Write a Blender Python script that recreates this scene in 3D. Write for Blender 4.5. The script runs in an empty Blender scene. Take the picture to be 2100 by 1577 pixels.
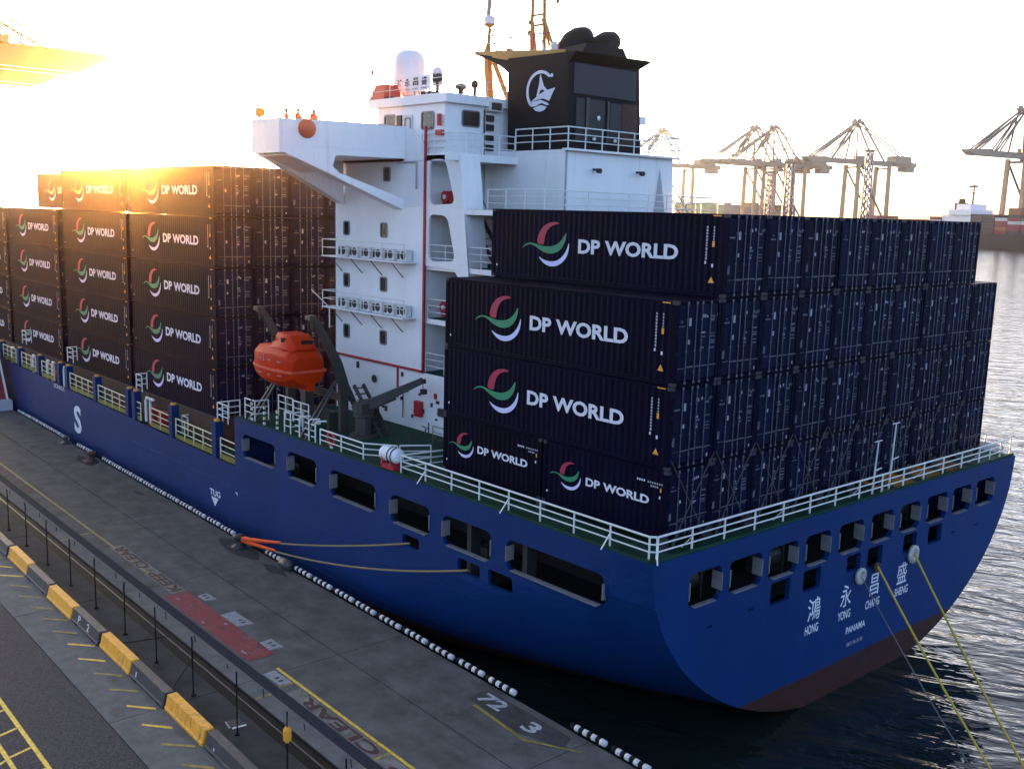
import bpy, bmesh, math, random
from mathutils import Vector, Matrix
random.seed(7)
C = bpy.context.scene.collection
scn = bpy.context.scene
V = Vector
# ------------------------------------------------------------------ camera, sky, sun, exposure
cam_d = bpy.data.cameras.new("camera"); cam = bpy.data.objects.new("camera", cam_d); C.objects.link(cam)
CAMLOC = V((-20.963, 26.171, 10.8445)); YAW, PIT, ROL = -0.7361, -0.1678, 0.0273
_f = V((math.cos(PIT)*math.cos(YAW), math.cos(PIT)*math.sin(YAW), math.sin(PIT)))
_r = V((math.sin(YAW), -math.cos(YAW), 0)); _u = _r.cross(_f)
_R = math.cos(ROL)*_r + math.sin(ROL)*_u; _U = -math.sin(ROL)*_r + math.cos(ROL)*_u
cam.matrix_world = Matrix(((_R.x,_U.x,-_f.x,CAMLOC.x),(_R.y,_U.y,-_f.y,CAMLOC.y),(_R.z,_U.z,-_f.z,CAMLOC.z),(0,0,0,1)))
cam_d.sensor_width = 36; cam_d.lens = 2073.97/2100*36; cam_d.clip_start = .5; cam_d.clip_end = 20000
scn.camera = cam
SUN_AZ, SUN_EL = math.radians(-21.2), math.radians(3.5)     # measured from +X, towards the bow
world = bpy.data.worlds.new("World"); scn.world = world; world.use_nodes = True
nt = world.node_tree; nt.nodes.clear()
sky = nt.nodes.new('ShaderNodeTexSky'); sky.sky_type = 'NISHITA'; sky.sun_disc = False
sky.sun_elevation = SUN_EL; sky.sun_rotation = math.pi/2 - SUN_AZ
sky.air_density = 0.3; sky.dust_density = 3.4; sky.ozone_density = .45; sky.altitude = 0
bg = nt.nodes.new('ShaderNodeBackground'); bg.inputs[1].default_value = 0.15
wo = nt.nodes.new('ShaderNodeOutputWorld')
nt.links.new(sky.outputs[0], bg.inputs[0]); nt.links.new(bg.outputs[0], wo.inputs[0])
sd = bpy.data.lights.new("sun", 'SUN'); sd.energy = 4.0; sd.angle = math.radians(.6); sd.color = (1, .36, .06)
sun = bpy.data.objects.new("sun", sd); C.objects.link(sun)
sdir = V((math.cos(SUN_EL)*math.cos(SUN_AZ), math.cos(SUN_EL)*math.sin(SUN_AZ), math.sin(SUN_EL)))
sun.rotation_euler = (-sdir).to_track_quat('-Z', 'Y').to_euler(); sun.location = (60, -30, 60)
scn.view_settings.view_transform = 'Standard'; scn.view_settings.look = 'None'
scn.view_settings.exposure = 3.3; scn.view_settings.gamma = 1; scn.view_settings.use_curve_mapping = False
HAZE = 0.00006
scn.cycles.max_bounces = 6; scn.cycles.diffuse_bounces = 3; scn.cycles.glossy_bounces = 3
scn.cycles.volume_bounces = 0; scn.cycles.transparent_max_bounces = 8

# ------------------------------------------------------------------ materials
def mat(name, col, rough=.55, metal=0, var=.12, scale=1.5, bump=0, bscale=30, spec=.5, stretch=None, random_obj=0, col2=None):
    m = bpy.data.materials.new(name); m.use_nodes = True
    t = m.node_tree; b = t.nodes['Principled BSDF']; N = t.nodes.new; L = t.links.new
    b.inputs['Roughness'].default_value = rough; b.inputs['Metallic'].default_value = metal
    b.inputs['Specular IOR Level'].default_value = spec
    g = N('ShaderNodeNewGeometry'); src = g.outputs['Position']
    if stretch:
        mp = N('ShaderNodeMapping'); mp.inputs['Scale'].default_value = stretch; L(src, mp.inputs[0]); src = mp.outputs[0]
    n = N('ShaderNodeTexNoise'); n.inputs['Scale'].default_value = scale; n.inputs['Detail'].default_value = 6
    n.inputs['Roughness'].default_value = .65; L(src, n.inputs['Vector'])
    r = N('ShaderNodeValToRGB'); r.color_ramp.elements[0].position = .3; r.color_ramp.elements[1].position = .7
    a = [max(0, c*(1-var)) for c in col]; z = [min(1, c*(1+var)) for c in (col2 or col)]
    r.color_ramp.elements[0].color = (*a, 1); r.color_ramp.elements[1].color = (*z, 1)
    L(n.outputs[0], r.inputs[0]); out = r.outputs[0]
    if random_obj:
        oi = N('ShaderNodeObjectInfo'); mr = N('ShaderNodeMapRange'); mr.inputs[3].default_value = 1-random_obj; mr.inputs[4].default_value = 1+random_obj
        L(oi.outputs['Random'], mr.inputs[0]); mx = N('ShaderNodeMix'); mx.data_type = 'RGBA'; mx.blend_type = 'MULTIPLY'; mx.inputs[0].default_value = 1
        L(out, mx.inputs[6]); L(mr.outputs[0], mx.inputs[7]); out = mx.outputs[2]
    L(out, b.inputs['Base Color'])
    rr = N('ShaderNodeMapRange'); rr.inputs[3].default_value = max(.03, rough-.1); rr.inputs[4].default_value = min(1, rough+.1)
    L(n.outputs[0], rr.inputs[0]); L(rr.outputs[0], b.inputs['Roughness'])
    if bump:
        n2 = N('ShaderNodeTexNoise'); n2.inputs['Scale'].default_value = bscale; n2.inputs['Detail'].default_value = 4; L(g.outputs['Position'], n2.inputs['Vector'])
        bp = N('ShaderNodeBump'); bp.inputs['Strength'].default_value = bump; bp.inputs['Distance'].default_value = .02
        L(n2.outputs[0], bp.inputs['Height']); L(bp.outputs[0], b.inputs['Normal'])
    return m
M = {}
M['navy'] = mat('container_navy', (.0010,.0019,.0120), .55, var=.3, scale=.8, random_obj=.2, stretch=(1,1,.4), spec=.05)
M['door'] = mat('container_door_navy', (.0014,.0034,.0210), .6, var=.35, scale=2, random_obj=.3, spec=.1)
M['rod'] = mat('galvanised_rod', (.085,.088,.115), .45, .3, var=.2, scale=4)
M['casting'] = mat('casting_steel', (.018,.018,.028), .6, var=.3)
M['white_print'] = mat('white_print', (.64,.66,.73), .6, var=.10, scale=4, spec=.2)
M['grey_print'] = mat('grey_print', (.34,.35,.40), .5, var=.15)
M['red_print'] = mat('red_print', (.34,.012,.055), .5, var=.1)
M['green_print'] = mat('green_print', (.01,.22,.10), .5, var=.1)
M['lilac_print'] = mat('lilac_print', (.55,.58,.85), .5, var=.06)
M['orange_print'] = mat('orange_print', (.75,.33,.03), .5, var=.05)
M['white'] = mat('white_ship_paint', (.80,.80,.81), .42, var=.05, scale=.9, stretch=(1,1,.25))
M['offwhite'] = mat('offwhite_fittings', (.62,.62,.60), .5, var=.1)
M['rail'] = mat('rail_paint', (.66,.68,.66), .45, var=.08, scale=3)
M['yrail'] = mat('rail_paint_yellowed', (.60,.56,.34), .5, var=.12, scale=3)
M['deck'] = mat('green_deck_paint', (.007,.036,.022), .7, var=.3, scale=1.2, col2=(.010,.045,.027), spec=.15)
M['olive'] = mat('olive_kickplate', (.16,.15,.02), .6, var=.25)
M['funnel'] = mat('funnel_black', (.0085,.0085,.0095), .7, spec=.2, var=.2)
M['funnel_grey'] = mat('funnel_vent_grey', (.020,.023,.030), .6, var=.15)
M['dark'] = mat('dark_steel', (.02,.02,.022), .6, var=.3)
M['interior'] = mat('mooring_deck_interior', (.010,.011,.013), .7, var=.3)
M['jamb'] = mat('opening_trim', (.17,.17,.175), .5, var=.2, scale=3)
M['fairlead'] = mat('worn_fairlead', (.36,.36,.33), .6, var=.4, scale=6)
M['grey'] = mat('grey_machinery', (.040,.038,.037), .5, var=.25)
M['glass'] = mat('dark_glass', (.02,.025,.024), .08, var=.1)
M['redline'] = mat('red_trim', (.36,.015,.03), .5, var=.1)
M['red'] = mat('red_fittings', (.45,.02,.03), .5, var=.1)
M['orange'] = mat('lifeboat_orange', (.50,.026,.001), .5, var=.06, scale=1, spec=.15)
M['redorange'] = mat('cover_red_orange', (.62,.07,.03), .6, var=.08)
M['mast'] = mat('mast_ochre', (.36,.18,.022), .5, var=.12)
M['dome'] = mat('radome_white', (.72,.73,.75), .35, var=.03)
M['rust'] = mat('rusty_steel', (.06,.03,.018), .8, var=.5, scale=8, bump=.4)
M['concrete'] = mat('quay_concrete', (.074,.072,.068), .9, var=.26, scale=.8, bump=.35, bscale=18, random_obj=.09, col2=(.090,.088,.084), spec=.15)
M['concrete2'] = mat('pale_concrete', (.112,.112,.110), .9, spec=.15, var=.25, scale=1.6, bump=.35, bscale=18, random_obj=.1)
M['concrete3'] = mat('dirty_concrete', (.036,.036,.036), .9, spec=.12, var=.4, scale=1.1, bump=.4, bscale=14, random_obj=.1)
M['asphalt'] = mat('asphalt', (.046,.045,.052), .9, var=.75, scale=16, bump=1.0, bscale=28, spec=.15)
M['black_rubber'] = mat('black_rubber', (.006,.006,.007), .8, spec=.15, var=.3)
M['cover'] = mat('trench_cover_steel', (.028,.031,.040), .9, spec=.05, var=.25, scale=5)
M['yellow_paint'] = mat('yellow_paint', (.52,.34,.02), .7, var=.35, scale=5, col2=(.60,.40,.03))
M['worn_yellow'] = mat('worn_yellow_paint', (.22,.17,.03), .75, var=.55, scale=4)
M['bar_yellow'] = mat('barrier_yellow', (.75,.33,.018), .65, var=.16, scale=3, bump=.3, bscale=12)
M['bar_black'] = mat('barrier_black', (.024,.026,.034), .65, var=.3, scale=4, bump=.3, bscale=12)
M['red_ground'] = mat('red_ground_paint', (.17,.012,.024), .8, var=.3, scale=4, bump=.3)
M['maroon_paint'] = mat('maroon_lettering', (.040,.010,.013), .8, var=.45, scale=7)
M['pale_strip'] = mat('worn_pale_strip', (.095,.092,.085), .85, var=.45, scale=2.2, col2=(.13,.125,.115))
M['white_ground'] = mat('worn_white_paint', (.20,.21,.23), .8, var=.35, scale=5)
M['number_white'] = mat('number_white', (.50,.51,.53), .7, var=.2, scale=5)
M['number_worn'] = mat('number_worn_white', (.33,.34,.36), .8, var=.45, scale=6)
M['number_black'] = mat('number_black', (.030,.030,.032), .8, var=.5, scale=3)
M['rope'] = mat('mooring_rope', (.22,.16,.075), .85, var=.2, scale=20)
M['rope_y'] = mat('yellow_rope', (.52,.38,.05), .8, var=.15, scale=20)
M['rope_d'] = mat('dark_rope', (.12,.11,.10), .8, var=.2, scale=20)
M['rope_o'] = mat('orange_rope', (.85,.10,.01), .8, var=.15, scale=20)
M['lash'] = mat('lashing_steel', (.05,.05,.06), .6, var=.3)
M['mark_white'] = mat('door_mark_white', (.27,.28,.33), .6, var=.35, scale=9)
M['mark_grey'] = mat('door_mark_grey', (.085,.085,.115), .6, var=.3, scale=9)
M['crane'] = mat('crane_grey_olive', (.17,.16,.13), .6, var=.15, scale=.1)
M['crane_leg'] = mat('crane_leg_ochre', (.34,.25,.15), .6, var=.15, scale=.1)
M['crane_dark'] = mat('crane_dark_steel', (.045,.04,.037), .6, var=.2, scale=.1)
M['crane_rust'] = mat('crane_rust_red', (.10,.05,.035), .6, var=.2, scale=.1)
M['crane_yellow'] = mat('crane_yellow', (.42,.17,.006), .5, var=.1, scale=.1)
M['skin'] = mat('skin', (.35,.19,.12), .6, var=.05)
M['cloth_orange'] = mat('coverall_orange', (.62,.14,.03), .8, var=.1)
M['cloth_blue'] = mat('trousers_dark_blue', (.03,.04,.08), .8, var=.1)
M['hair'] = mat('hair_dark', (.02,.015,.012), .7, var=.1)
for i, c in enumerate([(.02,.17,.09),(.20,.025,.04),(.03,.055,.13),(.45,.46,.47),(.04,.035,.05),(.25,.10,.04)]):
    M['far%d'%i] = mat('far_container_%d'%i, c, .6, var=.15, scale=.2)
def weather(m, col, amount, scale=(3,3,.12), lo=.56, hi=.78):       # runs of dirt and rust down a painted wall
    t = m.node_tree; b = t.nodes['Principled BSDF']; N = t.nodes.new; L = t.links.new
    g = N('ShaderNodeNewGeometry'); mp = N('ShaderNodeMapping'); mp.inputs['Scale'].default_value = scale; L(g.outputs['Position'], mp.inputs[0])
    n = N('ShaderNodeTexNoise'); n.inputs['Scale'].default_value = 1; n.inputs['Detail'].default_value = 7; n.inputs['Roughness'].default_value = .7; L(mp.outputs[0], n.inputs['Vector'])
    n2 = N('ShaderNodeTexNoise'); n2.inputs['Scale'].default_value = .45; n2.inputs['Detail'].default_value = 3; L(g.outputs['Position'], n2.inputs['Vector'])
    r = N('ShaderNodeMapRange'); r.inputs[1].default_value = lo; r.inputs[2].default_value = hi; r.inputs[4].default_value = amount; L(n.outputs[0], r.inputs[0])
    r2 = N('ShaderNodeMapRange'); r2.inputs[1].default_value = .4; r2.inputs[2].default_value = .62; L(n2.outputs[0], r2.inputs[0])
    mu = N('ShaderNodeMath'); mu.operation = 'MULTIPLY'; L(r.outputs[0], mu.inputs[0]); L(r2.outputs[0], mu.inputs[1])
    mx = N('ShaderNodeMix'); mx.data_type = 'RGBA'; old = b.inputs['Base Color'].links[0].from_socket
    L(mu.outputs[0], mx.inputs[0]); L(old, mx.inputs[6]); mx.inputs[7].default_value = (*col,1); L(mx.outputs[2], b.inputs['Base Color'])
def plating(m, length=7.5, height=2.2, depth=.012):                  # welded plate seams and slight dishing between frames
    t = m.node_tree; b = t.nodes['Principled BSDF']; N = t.nodes.new; L = t.links.new
    g = N('ShaderNodeNewGeometry'); s = N('ShaderNodeSeparateXYZ'); L(g.outputs['Position'], s.inputs[0]); c = N('ShaderNodeCombineXYZ')
    ad = N('ShaderNodeMath'); ad.operation = 'SUBTRACT'; L(s.outputs[0], ad.inputs[0]); L(s.outputs[1], ad.inputs[1]); L(ad.outputs[0], c.inputs[0]); L(s.outputs[2], c.inputs[1])
    br = N('ShaderNodeTexBrick'); br.inputs['Scale'].default_value = 1; br.inputs['Brick Width'].default_value = length; br.inputs['Row Height'].default_value = height
    br.inputs['Mortar Size'].default_value = .018; br.inputs['Mortar Smooth'].default_value = .4; br.inputs['Color1'].default_value = (1,1,1,1); br.inputs['Color2'].default_value = (1,1,1,1); br.inputs['Mortar'].default_value = (0,0,0,1); L(c.outputs[0], br.inputs['Vector'])
    wv = N('ShaderNodeTexNoise'); wv.inputs['Scale'].default_value = .9; wv.inputs['Detail'].default_value = 1; L(g.outputs['Position'], wv.inputs['Vector'])
    ma = N('ShaderNodeMath'); ma.operation = 'MULTIPLY_ADD'; ma.inputs[1].default_value = 1.6; L(wv.outputs[0], ma.inputs[0]); L(br.outputs[0], ma.inputs[2])
    bp = N('ShaderNodeBump'); bp.inputs['Strength'].default_value = .8; bp.inputs['Distance'].default_value = depth; L(ma.outputs[0], bp.inputs['Height'])
    if b.inputs['Normal'].links: L(b.inputs['Normal'].links[0].from_socket, bp.inputs['Normal'])
    L(bp.outputs[0], b.inputs['Normal'])
weather(M['white'], (.30,.19,.11), .55); plating(M['white'], 5.0, 2.75, .008)
weather(M['bar_yellow'], (.10,.07,.04), .9, (5,5,1.5), .5, .62); weather(M['bar_black'], (.10,.10,.11), .7, (5,5,2), .5, .65)
weather(M['concrete'], (.040,.038,.036), .5, (.25,1.6,1), .5, .68); weather(M['concrete'], (.125,.123,.12), .5, (.8,.9,1), .56, .7); weather(M['concrete2'], (.05,.05,.05), .7, (.5,1.2,1), .52, .7)
weather(M['red_ground'], (.09,.09,.095), .8, (2,3,1), .52, .66); weather(M['grey'], (.09,.04,.02), .5)
def hull_mat():
    m = mat('hull_blue_and_boot_red', (.0000,.0240,.116), .5, var=.14, spec=.22, scale=.35, stretch=(1,1,.3), bump=.05, bscale=.9)
    t = m.node_tree; b = t.nodes['Principled BSDF']; N = t.nodes.new; L = t.links.new
    g = N('ShaderNodeNewGeometry'); s = N('ShaderNodeSeparateXYZ'); L(g.outputs['Position'], s.inputs[0])
    n = N('ShaderNodeTexNoise'); n.inputs['Scale'].default_value = 2; L(g.outputs['Position'], n.inputs['Vector'])
    ad = N('ShaderNodeMath'); ad.operation = 'MULTIPLY_ADD'; ad.inputs[1].default_value = .10; L(n.outputs[0], ad.inputs[0]); L(s.outputs[2], ad.inputs[2])
    mr = N('ShaderNodeMapRange'); mr.inputs[1].default_value = -7.17; mr.inputs[2].default_value = -7.02; L(ad.outputs[0], mr.inputs[0])
    mx = N('ShaderNodeMix'); mx.data_type = 'RGBA'
    old = b.inputs['Base Color'].links[0].from_socket
    n3 = N('ShaderNodeTexNoise'); n3.inputs['Scale'].default_value = 1.3; n3.inputs['Detail'].default_value = 8; L(g.outputs['Position'], n3.inputs['Vector'])
    rr = N('ShaderNodeValToRGB'); rr.color_ramp.elements[0].color = (.026,.008,.007,1); rr.color_ramp.elements[1].color = (.055,.020,.018,1)
    L(n3.outputs[0], rr.inputs[0]); L(rr.outputs[0], mx.inputs[6]); L(old, mx.inputs[7]); L(mr.outputs[0], mx.inputs[0])
    L(mx.outputs[2], b.inputs['Base Color'])
    return m
M['hull'] = hull_mat(); plating(M['hull']); weather(M['hull'], (.012,.022,.045), .4, (1.6,1.6,.10), .60, .82); weather(M['hull'], (.001,.034,.11), .5, (.25,.25,.9), .55, .7)
def water_mat():
    m = bpy.data.materials.new('harbour_water'); m.use_nodes = True
    t = m.node_tree; b = t.nodes['Principled BSDF']; N = t.nodes.new; L = t.links.new
    b.inputs['Base Color'].default_value = (.007,.013,.012,1); b.inputs['Roughness'].default_value = .06; b.inputs['IOR'].default_value = 1.333
    g = N('ShaderNodeNewGeometry')
    def lay(scale, az, stretch, strength, prev, det=3):
        mp = N('ShaderNodeMapping'); mp.vector_type = 'TEXTURE'; mp.inputs['Rotation'].default_value = (0,0,math.radians(az)); mp.inputs['Scale'].default_value = (stretch,1,1)
        L(g.outputs['Position'], mp.inputs[0]); n = N('ShaderNodeTexNoise'); n.inputs['Scale'].default_value = scale; n.inputs['Detail'].default_value = det
        n.inputs['Roughness'].default_value = .5; n.inputs['Distortion'].default_value = .5
        L(mp.outputs[0], n.inputs['Vector']); bp = N('ShaderNodeBump'); bp.inputs['Strength'].default_value = 1; bp.inputs['Distance'].default_value = strength
        L(n.outputs[0], bp.inputs['Height'])
        if prev: L(prev, bp.inputs['Normal'])
        return bp.outputs[0]
    o = lay(.5, 22, 2.6, .32, None, 4)
    o = lay(1.3, 34, 2.5, .085, o, 2)
    L(o, b.inputs['Normal'])
    return m
M['water'] = water_mat()

# ------------------------------------------------------------------ mesh helpers
class MB:
    def __init__(s): s.v = []; s.f = []; s.mi = []; s.mats = []
    def slot(s, m):
        if m not in s.mats: s.mats.append(m)
        return s.mats.index(m)
    def add(s, vs, fs, m=None):
        o = len(s.v); s.v += [tuple(p) for p in vs]; k = s.slot(m) if m else 0
        for f in fs: s.f.append([o+i for i in f]); s.mi.append(k)
        return s
    def box(s, a, b, m=None):
        x0,y0,z0 = a; x1,y1,z1 = b
        if x0>x1: x0,x1=x1,x0
        if y0>y1: y0,y1=y1,y0
        if z0>z1: z0,z1=z1,z0
        return s.add([(x0,y0,z0),(x1,y0,z0),(x1,y1,z0),(x0,y1,z0),(x0,y0,z1),(x1,y0,z1),(x1,y1,z1),(x0,y1,z1)],
              [(3,2,1,0),(4,5,6,7),(0,1,5,4),(1,2,6,5),(2,3,7,6),(3,0,4,7)], m)
    def bar(s, p, q, r, n=6, r2=None, m=None, cap=True):
        p = V(p); q = V(q); d = (q-p)
        if d.length < 1e-6: return s
        d.normalize(); a = d.orthogonal().normalized(); b = d.cross(a); r2 = r if r2 is None else r2
        vs = []; 
        for c, rad in ((p,r),(q,r2)):
            for i in range(n):
                t = 2*math.pi*(i+.5)/n; vs.append(c + a*math.cos(t)*rad + b*math.sin(t)*rad)
        fs = [(i,(i+1)%n,n+(i+1)%n,n+i) for i in range(n)]
        if cap: fs += [tuple(range(n))[::-1], tuple(range(n,2*n))]
        return s.add(vs, fs, m)
    def beam(s, p, q, w, h, up=(0,0,1), m=None, w2=None, h2=None):      # rectangular bar, w across, h along up
        p = V(p); q = V(q); d = (q-p).normalized(); u = V(up); x = d.cross(u)
        if x.length < 1e-4: x = d.cross(V((1,0,0)))
        x.normalize(); u = x.cross(d).normalized(); w2 = w if w2 is None else w2; h2 = h if h2 is None else h2
        vs = [c + x*sx*ww/2 + u*sy*hh/2 for c,ww,hh in ((p,w,h),(q,w2,h2)) for sx,sy in ((-1,-1),(1,-1),(1,1),(-1,1))]
        return s.add(vs, [(3,2,1,0),(4,5,6,7),(0,1,5,4),(1,2,6,5),(2,3,7,6),(3,0,4,7)], m)
    def tube(s, pts, r, n=6, m=None):
        pts = [V(p) for p in pts]; rings = []
        for i, p in enumerate(pts):
            d = (pts[min(i+1,len(pts)-1)] - pts[max(i-1,0)]).normalized()
            if i == 0: a = d.orthogonal().normalized()
            else: a = (a - d*a.dot(d)).normalized()
            b = d.cross(a); rings.append([p + a*math.cos(2*math.pi*k/n)*r + b*math.sin(2*math.pi*k/n)*r for k in range(n)])
        vs = [p for R in rings for p in R]; fs = []
        for i in range(len(pts)-1):
            for k in range(n): fs.append((i*n+k, i*n+(k+1)%n, (i+1)*n+(k+1)%n, (i+1)*n+k))
        fs += [tuple(range(n))[::-1], tuple(range(len(vs)-n, len(vs)))]
        return s.add(vs, fs, m)
    def lathe(s, prof, c=(0,0,0), axis='z', n=16, m=None):          # prof: (radius, height)
        c = V(c); vs = []
        for r, h in prof:
            for i in range(n):
                t = 2*math.pi*i/n; x, y = r*math.cos(t), r*math.sin(t)
                vs.append(c + (V((x,y,h)) if axis=='z' else V((h,x,y)) if axis=='x' else V((y,h,x))))
        k = len(prof); fs = [(i*n+j, i*n+(j+1)%n, (i+1)*n+(j+1)%n, (i+1)*n+j) for i in range(k-1) for j in range(n)]
        fs += [tuple(range(n))[::-1], tuple(range((k-1)*n, k*n))]
        return s.add(vs, fs, m)
    def prism(s, poly, o, ex, ey, depth, m=None):                     # convex/simple polygon in plane (ex,ey), extruded along depth vector
        o=V(o); ex=V(ex); ey=V(ey); d=V(depth); n=len(poly)
        a=[o+ex*p[0]+ey*p[1] for p in poly]; b=[p+d for p in a]
        return s.add(a+b, [tuple(range(n))[::-1], tuple(range(n,2*n))]+[(i,(i+1)%n,n+(i+1)%n,n+i) for i in range(n)], m)
    def quad(s, a, b, c, d, m=None): return s.add([a,b,c,d], [(0,1,2,3)], m)
    def mesh(s, name, m=None, smooth=False):
        me = bpy.data.meshes.new(name); me.from_pydata(s.v, [], s.f)
        ms = s.mats if s.mats else ([m] if m else [])
        for x in ms: me.materials.append(M[x] if isinstance(x, str) else x)
        me.polygons.foreach_set('material_index', s.mi)
        bm = bmesh.new(); bm.from_mesh(me); bmesh.ops.recalc_face_normals(bm, faces=bm.faces); bm.to_mesh(me); bm.free()
        if smooth: me.polygons.foreach_set('use_smooth', [True]*len(me.polygons))
        me.update(); return me
    def build(s, name, m=None, parent=None, smooth=False, **k): return link(name, s.mesh(name, m, smooth), parent, **k)
def link(name, me, parent=None, **k):
    o = bpy.data.objects.new(name, me); C.objects.link(o)
    if parent is not None: o.parent = parent
    for a, b in k.items(): o[a] = b
    return o
def thing(name, label, cat, loc=(0,0,0), rz=0, group=None):
    o = bpy.data.objects.new(name, None); C.objects.link(o); o.location = loc; o.rotation_euler = (0,0,rz); o.empty_display_size = .3
    o['label'] = label; o['category'] = cat
    if group: o['group'] = group
    return o
def tag(o, label, cat, group=None):
    o['label'] = label; o['category'] = cat
    if group: o['group'] = group
    return o
def kids(o): return list(o.children)
def copy_tree(o, parent=None):
    c = o.copy(); C.objects.link(c)
    if parent is not None: c.parent = parent
    for ch in kids(o): copy_tree(ch, c)
    return c
def rounded(x0, y0, x1, y1, r, n=4):
    p = []
    for cx, cy, a in ((x1-r,y0+r,-90),(x1-r,y1-r,0),(x0+r,y1-r,90),(x0+r,y0+r,180)):
        for i in range(n+1):
            t = math.radians(a+90*i/n); p.append((cx+r*math.cos(t), cy+r*math.sin(t)))
    return p
def round_poly(p, r, n=4):
    out = []; k = len(p)
    for i in range(k):
        a, b, c = V((*p[i-1],0)), V((*p[i],0)), V((*p[(i+1)%k],0)); d1 = (a-b); d2 = (c-b)
        t = min(r, d1.length*.45, d2.length*.45); s0 = b+d1.normalized()*t; s1 = b+d2.normalized()*t
        for j in range(n+1):
            u = j/n; q = s0*(1-u)**2+b*2*u*(1-u)+s1*u*u; out.append((q.x,q.y))
    return out
def split_build(name, mb, parent, **k):                              # one part per separate piece
    par = list(range(len(mb.v)))
    def find(i):
        while par[i] != i: par[i] = par[par[i]]; i = par[i]
        return i
    for f in mb.f:
        for i in f[1:]: par[find(i)] = find(f[0])
    groups = {}
    for fi, f in enumerate(mb.f): groups.setdefault(find(f[0]), []).append(fi)
    res = []
    for fl in groups.values():
        q = MB(); idx = {}
        for fi in fl:
            for i in mb.f[fi]:
                if i not in idx: idx[i] = len(q.v); q.v.append(mb.v[i])
            q.f.append([idx[i] for i in mb.f[fi]]); q.mi.append(0)
        res.append(q.build(name, mb.mats[mb.mi[fl[0]]] if mb.mats else k.get('m'), parent))
    return res
def eval_mesh(ob):
    dg = bpy.context.evaluated_depsgraph_get(); dg.update()
    return bpy.data.meshes.new_from_object(ob.evaluated_get(dg))
def plate(name, loops, o, ex, ey, thick, m, parent=None, **k):       # flat plate with holes: loops[0] outline, rest holes
    cu = bpy.data.curves.new(name, 'CURVE'); cu.dimensions = '2D'; cu.fill_mode = 'BOTH'; cu.extrude = thick/2
    for lp in loops:
        sp = cu.splines.new('POLY'); sp.points.add(len(lp)-1); sp.use_cyclic_u = True
        for i, p in enumerate(lp): sp.points[i].co = (p[0], p[1], 0, 1)
    ob = bpy.data.objects.new(name, cu); C.objects.link(ob); me = eval_mesh(ob)
    bpy.data.objects.remove(ob); bpy.data.curves.remove(cu)
    ex = V(ex); ey = V(ey); nz = ex.cross(ey).normalized()
    me.transform(Matrix(((ex.x,ey.x,nz.x,o[0]),(ex.y,ey.y,nz.y,o[1]),(ex.z,ey.z,nz.z,o[2]),(0,0,0,1))))
    me.materials.clear(); me.materials.append(M[m]); me.name = name
    return link(name, me, parent, **k)
_tc = {}
def text_mesh(body, bold=0.0, extrude=0.0):
    key = (body, bold, extrude)
    if key in _tc: return _tc[key]
    cu = bpy.data.curves.new('lettering', 'FONT'); cu.body = body; cu.offset = bold; cu.extrude = extrude; cu.resolution_u = 3
    ob = bpy.data.objects.new('lettering', cu); C.objects.link(ob); me = eval_mesh(ob)
    bpy.data.objects.remove(ob); bpy.data.curves.remove(cu)
    vs = [v.co.copy() for v in me.vertices]; fs = [tuple(p.vertices) for p in me.polygons]; bpy.data.meshes.remove(me)
    if not vs: _tc[key] = ([], []); return _tc[key]
    x0 = min(v.x for v in vs); x1 = max(v.x for v in vs); y0 = min(v.y for v in vs); y1 = max(v.y for v in vs)
    out = ([((v.x-x0)/(x1-x0), (v.y-y0)/(y1-y0), v.z) for v in vs], fs); _tc[key] = out; return out
def put_text(mb, body, o, ex, ey, m, bold=0.0, thick=0.0):           # lettering fills the parallelogram o, o+ex, o+ey
    vs, fs = text_mesh(body, bold); o=V(o); ex=V(ex); ey=V(ey)
    mb.add([o+ex*v[0]+ey*v[1] for v in vs], fs, m); return mb
def smooth_poly(p, it=2):                                            # corner cutting
    for _ in range(it):
        q = []
        for i in range(len(p)):
            a = p[i]; b = p[(i+1)%len(p)]
            q += [(a[0]*.75+b[0]*.25, a[1]*.75+b[1]*.25), (a[0]*.25+b[0]*.75, a[1]*.25+b[1]*.75)]
        p = q
    return p
# ------------------------------------------------------------------ water and quay
WZ, QZ = -8.45, -6.2
QA = -0.0225
def Q(s, d, z=QZ): return V((s*math.cos(QA)-d*math.sin(QA), 3.35+s*math.sin(QA)+d*math.cos(QA), z))
QX = V((math.cos(QA), math.sin(QA), 0)); QY = V((-math.sin(QA), math.cos(QA), 0)); UP = V((0,0,1))
MB().add([(-3000,-7000,WZ),(9000,-7000,WZ),(9000,4000,WZ),(-3000,4000,WZ)], [(0,1,2,3)]).build('water', 'water', kind='structure')
def qbox(mb, s0, s1, d0, d1, z0, z1, m=None):
    p = [Q(s,d,z) for z in (z0,z1) for s,d in ((s0,d0),(s1,d0),(s1,d1),(s0,d1))]
    return mb.add(p, [(3,2,1,0),(4,5,6,7),(0,1,5,4),(1,2,6,5),(2,3,7,6),(3,0,4,7)], m)
quay = thing('quay', '', '', (0,0,0)); del quay['label'], quay['category']; quay['kind'] = 'structure'
qbox(MB(), -60, 900, .0, 300, -12, QZ-.06).build('quay_base', 'concrete3', quay)
joints = [-60, -43.0, -32.3, -21.5, -10.8, -.05, 10.64, 21.8, 32.5, 43.3, 54.1, 65, 76, 87, 98, 109, 120, 200, 320, 500, 900]
for i in range(len(joints)-1):
    a, b = joints[i], joints[i+1]
    for d0, d1, mm in ((0,3.035,'concrete'),(3.085,6.2,'concrete'),(6.62,7.28,'concrete2'),(8.02,9.55,'concrete3'),(9.55,11.82,'concrete2')):
        qbox(MB(), a+.02, b-.02, d0, d1, QZ-.3, QZ+random.uniform(-.004,.004)).build('slab', mm, quay)
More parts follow.
